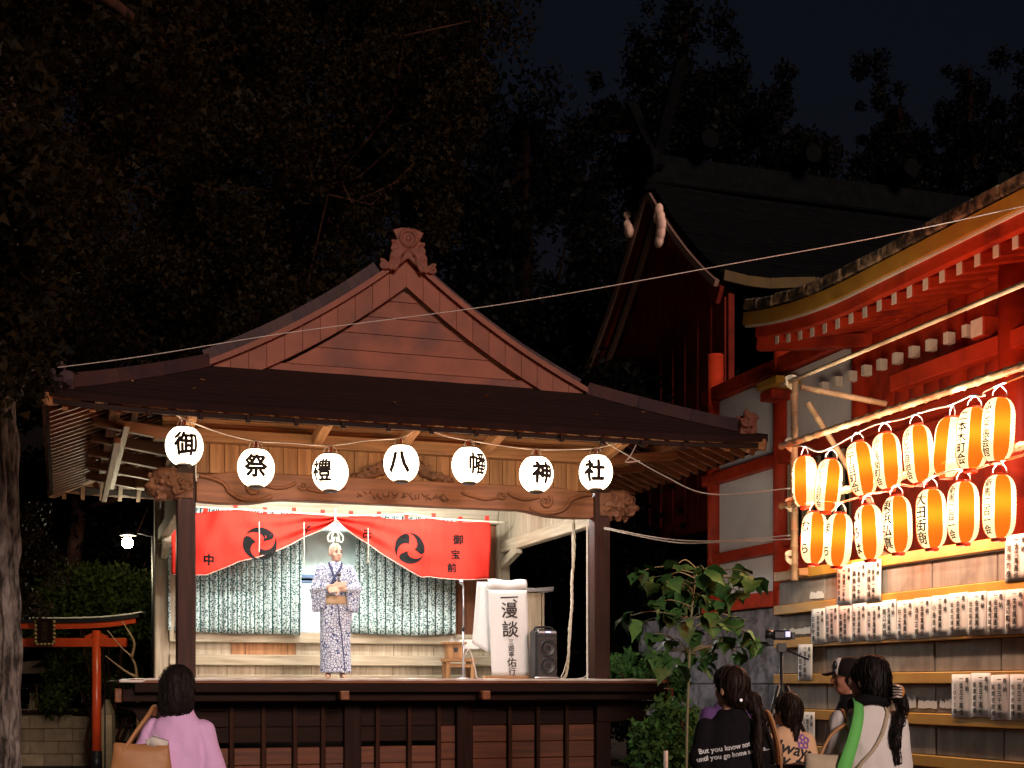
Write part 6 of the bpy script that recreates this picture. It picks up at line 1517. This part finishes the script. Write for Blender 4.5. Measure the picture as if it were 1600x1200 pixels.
m_ = MB()
for sx in (-1, 1):
    m_.tube([f(sx * .03 + .024 * math.cos(a), .104, .06 + .018 * math.sin(a)) for a in np.linspace(0, 6.283, 16)], .003, 5); m_.tube([f(sx * .055, .10, .063), f(sx * .08, .03, .063), f(sx * .08, -.01, .06)], .003, 5)
m_.tube([f(-.008, .108, .062), f(.008, .108, .062)], .003, 5); o = m_.build('glasses', M['black'], p4); o.scale = (k,) * 3
# woman in white shirt with ponytail and clip
Y5 = 7.1; k = 1.65 / 1.65
p5 = someone('woman in white shirt with hair clip and long ponytail', 1356, Y5, .10)
b_, f = body(p5, k, None, .62); M['whitetee'] = fabric('white_shirt_cotton', (0.74, 0.69, 0.66))
sh = tee(p5, k, M['whitetee'], None, 1.3, .03, 'shirt', .72, 2.9)
trousers(p5, k, fabric('navy_trousers', (0.03, 0.035, 0.06)))
m_ = MB(); m_.tube([V3((.085 * math.cos(a), -.012 + .078 * math.sin(a), 1.405 - .02 * math.sin(a))) for a in np.linspace(0, 6.283, 28)], [.03] * 28, 10); o = remesh(m_, 'neck_scarf', M['blacktee'], p5, .01, 2, folds(.006, 12)); o.scale = (k,) * 3
def h5(mb):
    mb.ball((0, -.024, 1.557), (.088, .106, .103), n=20, m=14); loft(mb, [(1.57, .086, .086, -.042), (1.50, .084, .074, -.052), (1.45, .07, .06, -.06), (1.43, .05, .045, -.065)])
    mb.tube(smooth_pts([(.07, -.12, 1.47), (.095, -.15, 1.40), (.085, -.15, 1.32), (.085, -.15, 1.25), (.10, -.15, 1.17), (.11, -.15, 1.09)], 6), [.034] * 6 + [.028] * 10 + [.024] * 8 + [.012] * 6 + [.004], 10)
hair(p5, k, h5, 'hair', yaw=.5)
random.seed(77); m_ = MB()
for q in range(9):
    a = -1.1 + 2.2 * q / 8; m_.tube(smooth_pts([(.085, -.13, 1.50 - .008 * q), (.085 + .03 * math.cos(a), -.165, 1.495 - .007 * q), (.125, -.145, 1.485 - .006 * q)], 4), .0065, 6, mi=q % 2)
m_.ball((.125, -.135, 1.465), (.022, .02, .032), n=10, m=8, mi=2)
M['clipw'] = plain('ivory_clip', (0.7, 0.62, 0.55), 0.25); M['clipo'] = plain('amber_clip', (0.65, 0.25, 0.05), 0.25)
o = m_.build('hair_clip', [M['clipw'], plain('dark_shell_clip', (0.08, 0.025, 0.015), .25), M['clipo']], p5, smooth=True); o.scale = (k,) * 3
M['green'] = fabric('bright_green_towel', (0.16, 0.55, 0.13)); M['beige'] = pm('beige_canvas', (0.50, 0.40, 0.29), (0.42, 0.33, 0.23), 0.85, (20, 20, 20), 0.2)
tw_ = strap_on(sh, [(-.085, .03, 1.41), (-.09, -.085, 1.405), (-.115, -.155, 1.33), (-.15, -.18, 1.22), (-.19, -.19, 1.11), (-.215, -.19, 1.03)], (.045, .075), M['green'], 'green_towel', None, k, .014, 0.0)
tw_.location = p5.location; tw_.rotation_euler = p5.rotation_euler; tag(tw_, 'bright green towel over the left shoulder of the white shirt', 'towel')
strap_on(sh, [(.10, -.06, 1.40), (.06, -.13, 1.30), (-.02, -.14, 1.17), (-.12, -.15, 1.06), (-.18, -.14, .98)], .018, M['beige'], 'thin_strap', p5, k)
strap_on(sh, [(-.135, .0, 1.40), (-.14, -.08, 1.37), (-.15, -.13, 1.30), (-.17, -.15, 1.2)], .018, M['tan'], 'bag_strap', p5, k)
bag = thing('canvas_bag', 'beige canvas bag at the side of the white shirt', 'bag', p5.matrix_basis @ V3((-.27, -.16, 1.14)), .1); bagshape(.26, .32, .12, .95).build('body', M['beige'], bag, smooth=True)
c = MB(); c.tube(smooth_pts([(-.05, 0, -.02), (.02, .02, .1), (.12, .06, .16)], 5), .009, 6); c.build('strap', M['tan'], bag, smooth=True)
# person in purple behind the woman in black
Y6 = 9.6; k = 1.63 / 1.65
p6 = someone('person in purple top mostly hidden behind the black tee', 1136, Y6, .3); body(p6, k, None, .1); tee(p6, k, fabric('purple_cotton', (0.12, 0.06, 0.19)), None, .8, .02, 'shirt', .76, 5.5); trousers(p6, k, fabric('charcoal_trousers', (0.03, 0.03, 0.03)))
hair(p6, k, lambda mb: (mb.ball((0, -.012, 1.56), (.09, .11, .10), n=20, m=14), loft(mb, [(1.57, .088, .10, -.028), (1.48, .084, .08, -.04), (1.42, .05, .04, -.05)])))

# performer in patterned yukata
def yukata_mat():
    m, nt, bs, out = nodes('navy_pattern_yukata'); L = nt.links.new
    tc = N(nt, 'ShaderNodeTexCoord'); vo = N(nt, 'ShaderNodeTexVoronoi', feature='DISTANCE_TO_EDGE'); vo.inputs['Scale'].default_value = 31; L(tc.outputs['Object'], vo.inputs['Vector'])
    r = ramp(nt, (0.03, 0.045, 0.16), (0.60, 0.66, 0.76), 0.065, 0.10); L(vo.outputs['Distance'], r.inputs['Fac']); L(r.outputs['Color'], bs.inputs['Base Color']); bs.inputs['Roughness'].default_value = 0.9
    return m
M['yukata'] = yukata_mat(); k = 1.69 / 1.65
YP = 1.15; pf = thing('person', 'performer in blue and white yukata with folded arms on stage', 'person', ST(x_of(524, YP), YP, ZF + .016), ANG + math.pi - .15)
ar = {'L': ((-.165, 0, 1.335), (-.25, .06, 1.09), (-.04, .235, 1.07)), 'R': ((.165, 0, 1.335), (.25, .07, 1.08), (.03, .21, 1.11))}
b_, f = body(pf, k, ar, .42, 0, curl=.5, vox=.0068); b_.data.materials[0] = pm('pale_skin', (0.62, 0.40, 0.30), (0.55, 0.34, 0.25), 0.5, (8, 8, 8), 0.05, 0, 0.35); face_bits(f, pf, k, None)
hair(pf, k, lambda mb: loft(mb, [(1.575, .080, .07, -.035), (1.54, .083, .075, -.035), (1.50, .078, .062, -.04)]), 'hairb', .001, strands=0)
mb = MB(); loft(mb, [(.075, .185, .15, .02), (.3, .185, .15, .015), (.6, .185, .145, .01), (.85, .19, .14, .01), (.97, .178, .128, 0), (1.08, .178, .13, .01), (1.2, .185, .135, .01), (1.3, .178, .115, 0), (1.365, .13, .085, -.01), (1.405, .078, .07, -.012), (1.42, .066, .062, -.012)])
for sd, sx in (('L', -1), ('R', 1)):
    s_, e, w = (V3(x) for x in ar[sd]); mb.cap(s_, .06, e, .066); mb.cap(e, .066, e.lerp(w, .5), .055)
    m2 = e.lerp(w, .1); mb.cap(e + V3((0, 0, -.05)), .045, m2 + V3((sx * .02, -.02, -.25)), .028); mb.cap(e.lerp(w, .25) + V3((0, 0, -.03)), .04, e.lerp(w, .18) + V3((0, 0, -.25)), .028); mb.cap(e.lerp(w, .5) + V3((0, 0, -.03)), .035, e.lerp(w, .4) + V3((0, 0, -.23)), .026)
o = remesh(mb, 'yukata', M['yukata'], pf, .009, 2, folds(.014, 7, 3.3)); o.scale = (k,) * 3
m_ = MB(); loft(m_, [(.90, .192, .146, .01), (.93, .197, .15, .01), (.985, .192, .146, .005), (1.0, .186, .14, .005)]); o = m_.build('sash', fabric('beige_sash', (0.55, 0.40, 0.25)), pf, smooth=True); o.scale = (k,) * 3
M['navy'] = plain('navy_edge_cloth', (0.05, 0.06, 0.14), 0.9)
c = MB(); c.tube(smooth_pts([(-.02, .15, .90), (-.06, .162, .6), (-.09, .165, .3), (-.11, .16, .085)], 6), .007, 6); o = c.build('overlap_edge', M['navy'], pf, smooth=True); o.scale = (k,) * 3
for sx in (-1, 1):
    c = MB(); P = smooth_pts([(sx * .06, -.05, 1.415), (sx * .075, .03, 1.40), (sx * .055, .10, 1.33), (-sx * .01 + .02, .145, 1.20), (-sx * .06 + .02, .15, 1.04)], 6); c.tube(P, .014, 6); o = c.build('collar', M['navy'], pf, smooth=True); o.scale = (k,) * 3
mic = thing('hand_microphone', 'small dark microphone in the performer\'s hand', 'microphone', pf.matrix_basis @ (V3((-.03, .225, 1.13)) * k), ANG)
c = MB(); c.tube([(0, 0, -.05), (0, -.01, .09)], [.010, .014], 10); c.build('handle', M['black'], mic, smooth=True); c = MB(); c.ball((0, -.012, .115), .024, n=12, m=8); c.build('grille', M['grille'], mic, smooth=True)

# camera on tripod
YC = 8.9; cz = z_of(1003, V3((0, YC, 0)))
tri = thing('tripod', 'black tripod standing before the podium wall', 'tripod', (AT(1221, 1070, YC).x, YC, 0))
MB().tube([(0, 0, .7), (0, 0, cz - .05)], .011, 8).build('column', M['black'], tri, smooth=True); MB().tube([(0, 0, 1.28), (0, 0, 1.40)], .03, 10).build('collar', M['black'], tri, smooth=True)
for a in (-.35, 1.75, 3.85):
    d = V3((math.cos(a), math.sin(a), 0)); c = MB(); c.tube([d * .03 + V3((0, 0, 1.49)), d * .62 + V3((0, 0, .01))], [.016, .011], 8); c.tube([d * .28 + V3((0, 0, .88)), d * .30 + V3((0, 0, .85))], .02, 8); c.build('leg', M['black'], tri, smooth=True)
c = MB(); c.box((0, 0, cz - .04), (.06, .05, .06)); c.tube([(0, 0, cz - .04), (.16, -.1, cz - .12)], .007, 6); c.build('pan_head', M['black'], tri, bevel=.004)
vc = thing('video_camera', 'small video camera with lit screen on top of the tripod', 'camera', (tri.location.x, YC, cz), R(98))
c = MB(); c.box((0, 0, .045), (.06, .13, .065)); c.build('camera_body', M['black'], vc, bevel=.012)
c = MB(); c.tube([(0, .06, .05), (0, .11, .05)], [.026, .03], 12); c.build('lens', M['black'], vc, smooth=True)
c = MB(); c.box((-.04, -.03, .05), (.008, .03, .035)); c.build('screen', glow('camera_screen', (.5, .55, 1.0), .9), vc); c = MB(); c.box((0, -.075, .04), (.045, .03, .045)); c.build('battery', M['black'], vc, bevel=.004)
bpy.data.objects.remove(_to)
# a few fallen ginkgo leaves on the front roof slope
random.seed(91); fl = MB().add([(0, 0, 0), (.05, .035, .012), (.055, 0, .0), (.05, -.035, .012)], [(0, 1, 2), (0, 2, 3)]); fm = None
M['fallen'] = plain('yellow_fallen_leaf', (0.30, 0.14, 0.04), 0.7)
for px_, t_ in ((205, .55), (235, .9), (300, .45), (322, .8), (327, .35), (440, .7), (610, .4), (760, .9), (930, .5), (1010, .75)):
    x_ = x_of(px_, -OV + t_); p_ = ST(x_, -OV + t_, zr(HALF - KS * t_) + .014)
    if fm is None: o = fl.build('fallen_leaf', M['fallen'], None, fix=False); fm = o.data
    else: o = link('fallen_leaf', fm)
    o.location = p_; o.rotation_euler = (.3, random.uniform(-.3, .3), random.uniform(0, 6.28)); tag(o, 'small fallen yellow leaf lying on the dark front roof slope', 'leaf', 'fallen leaves on the stage roof')
for _o in PEND: COL.objects.link(_o)
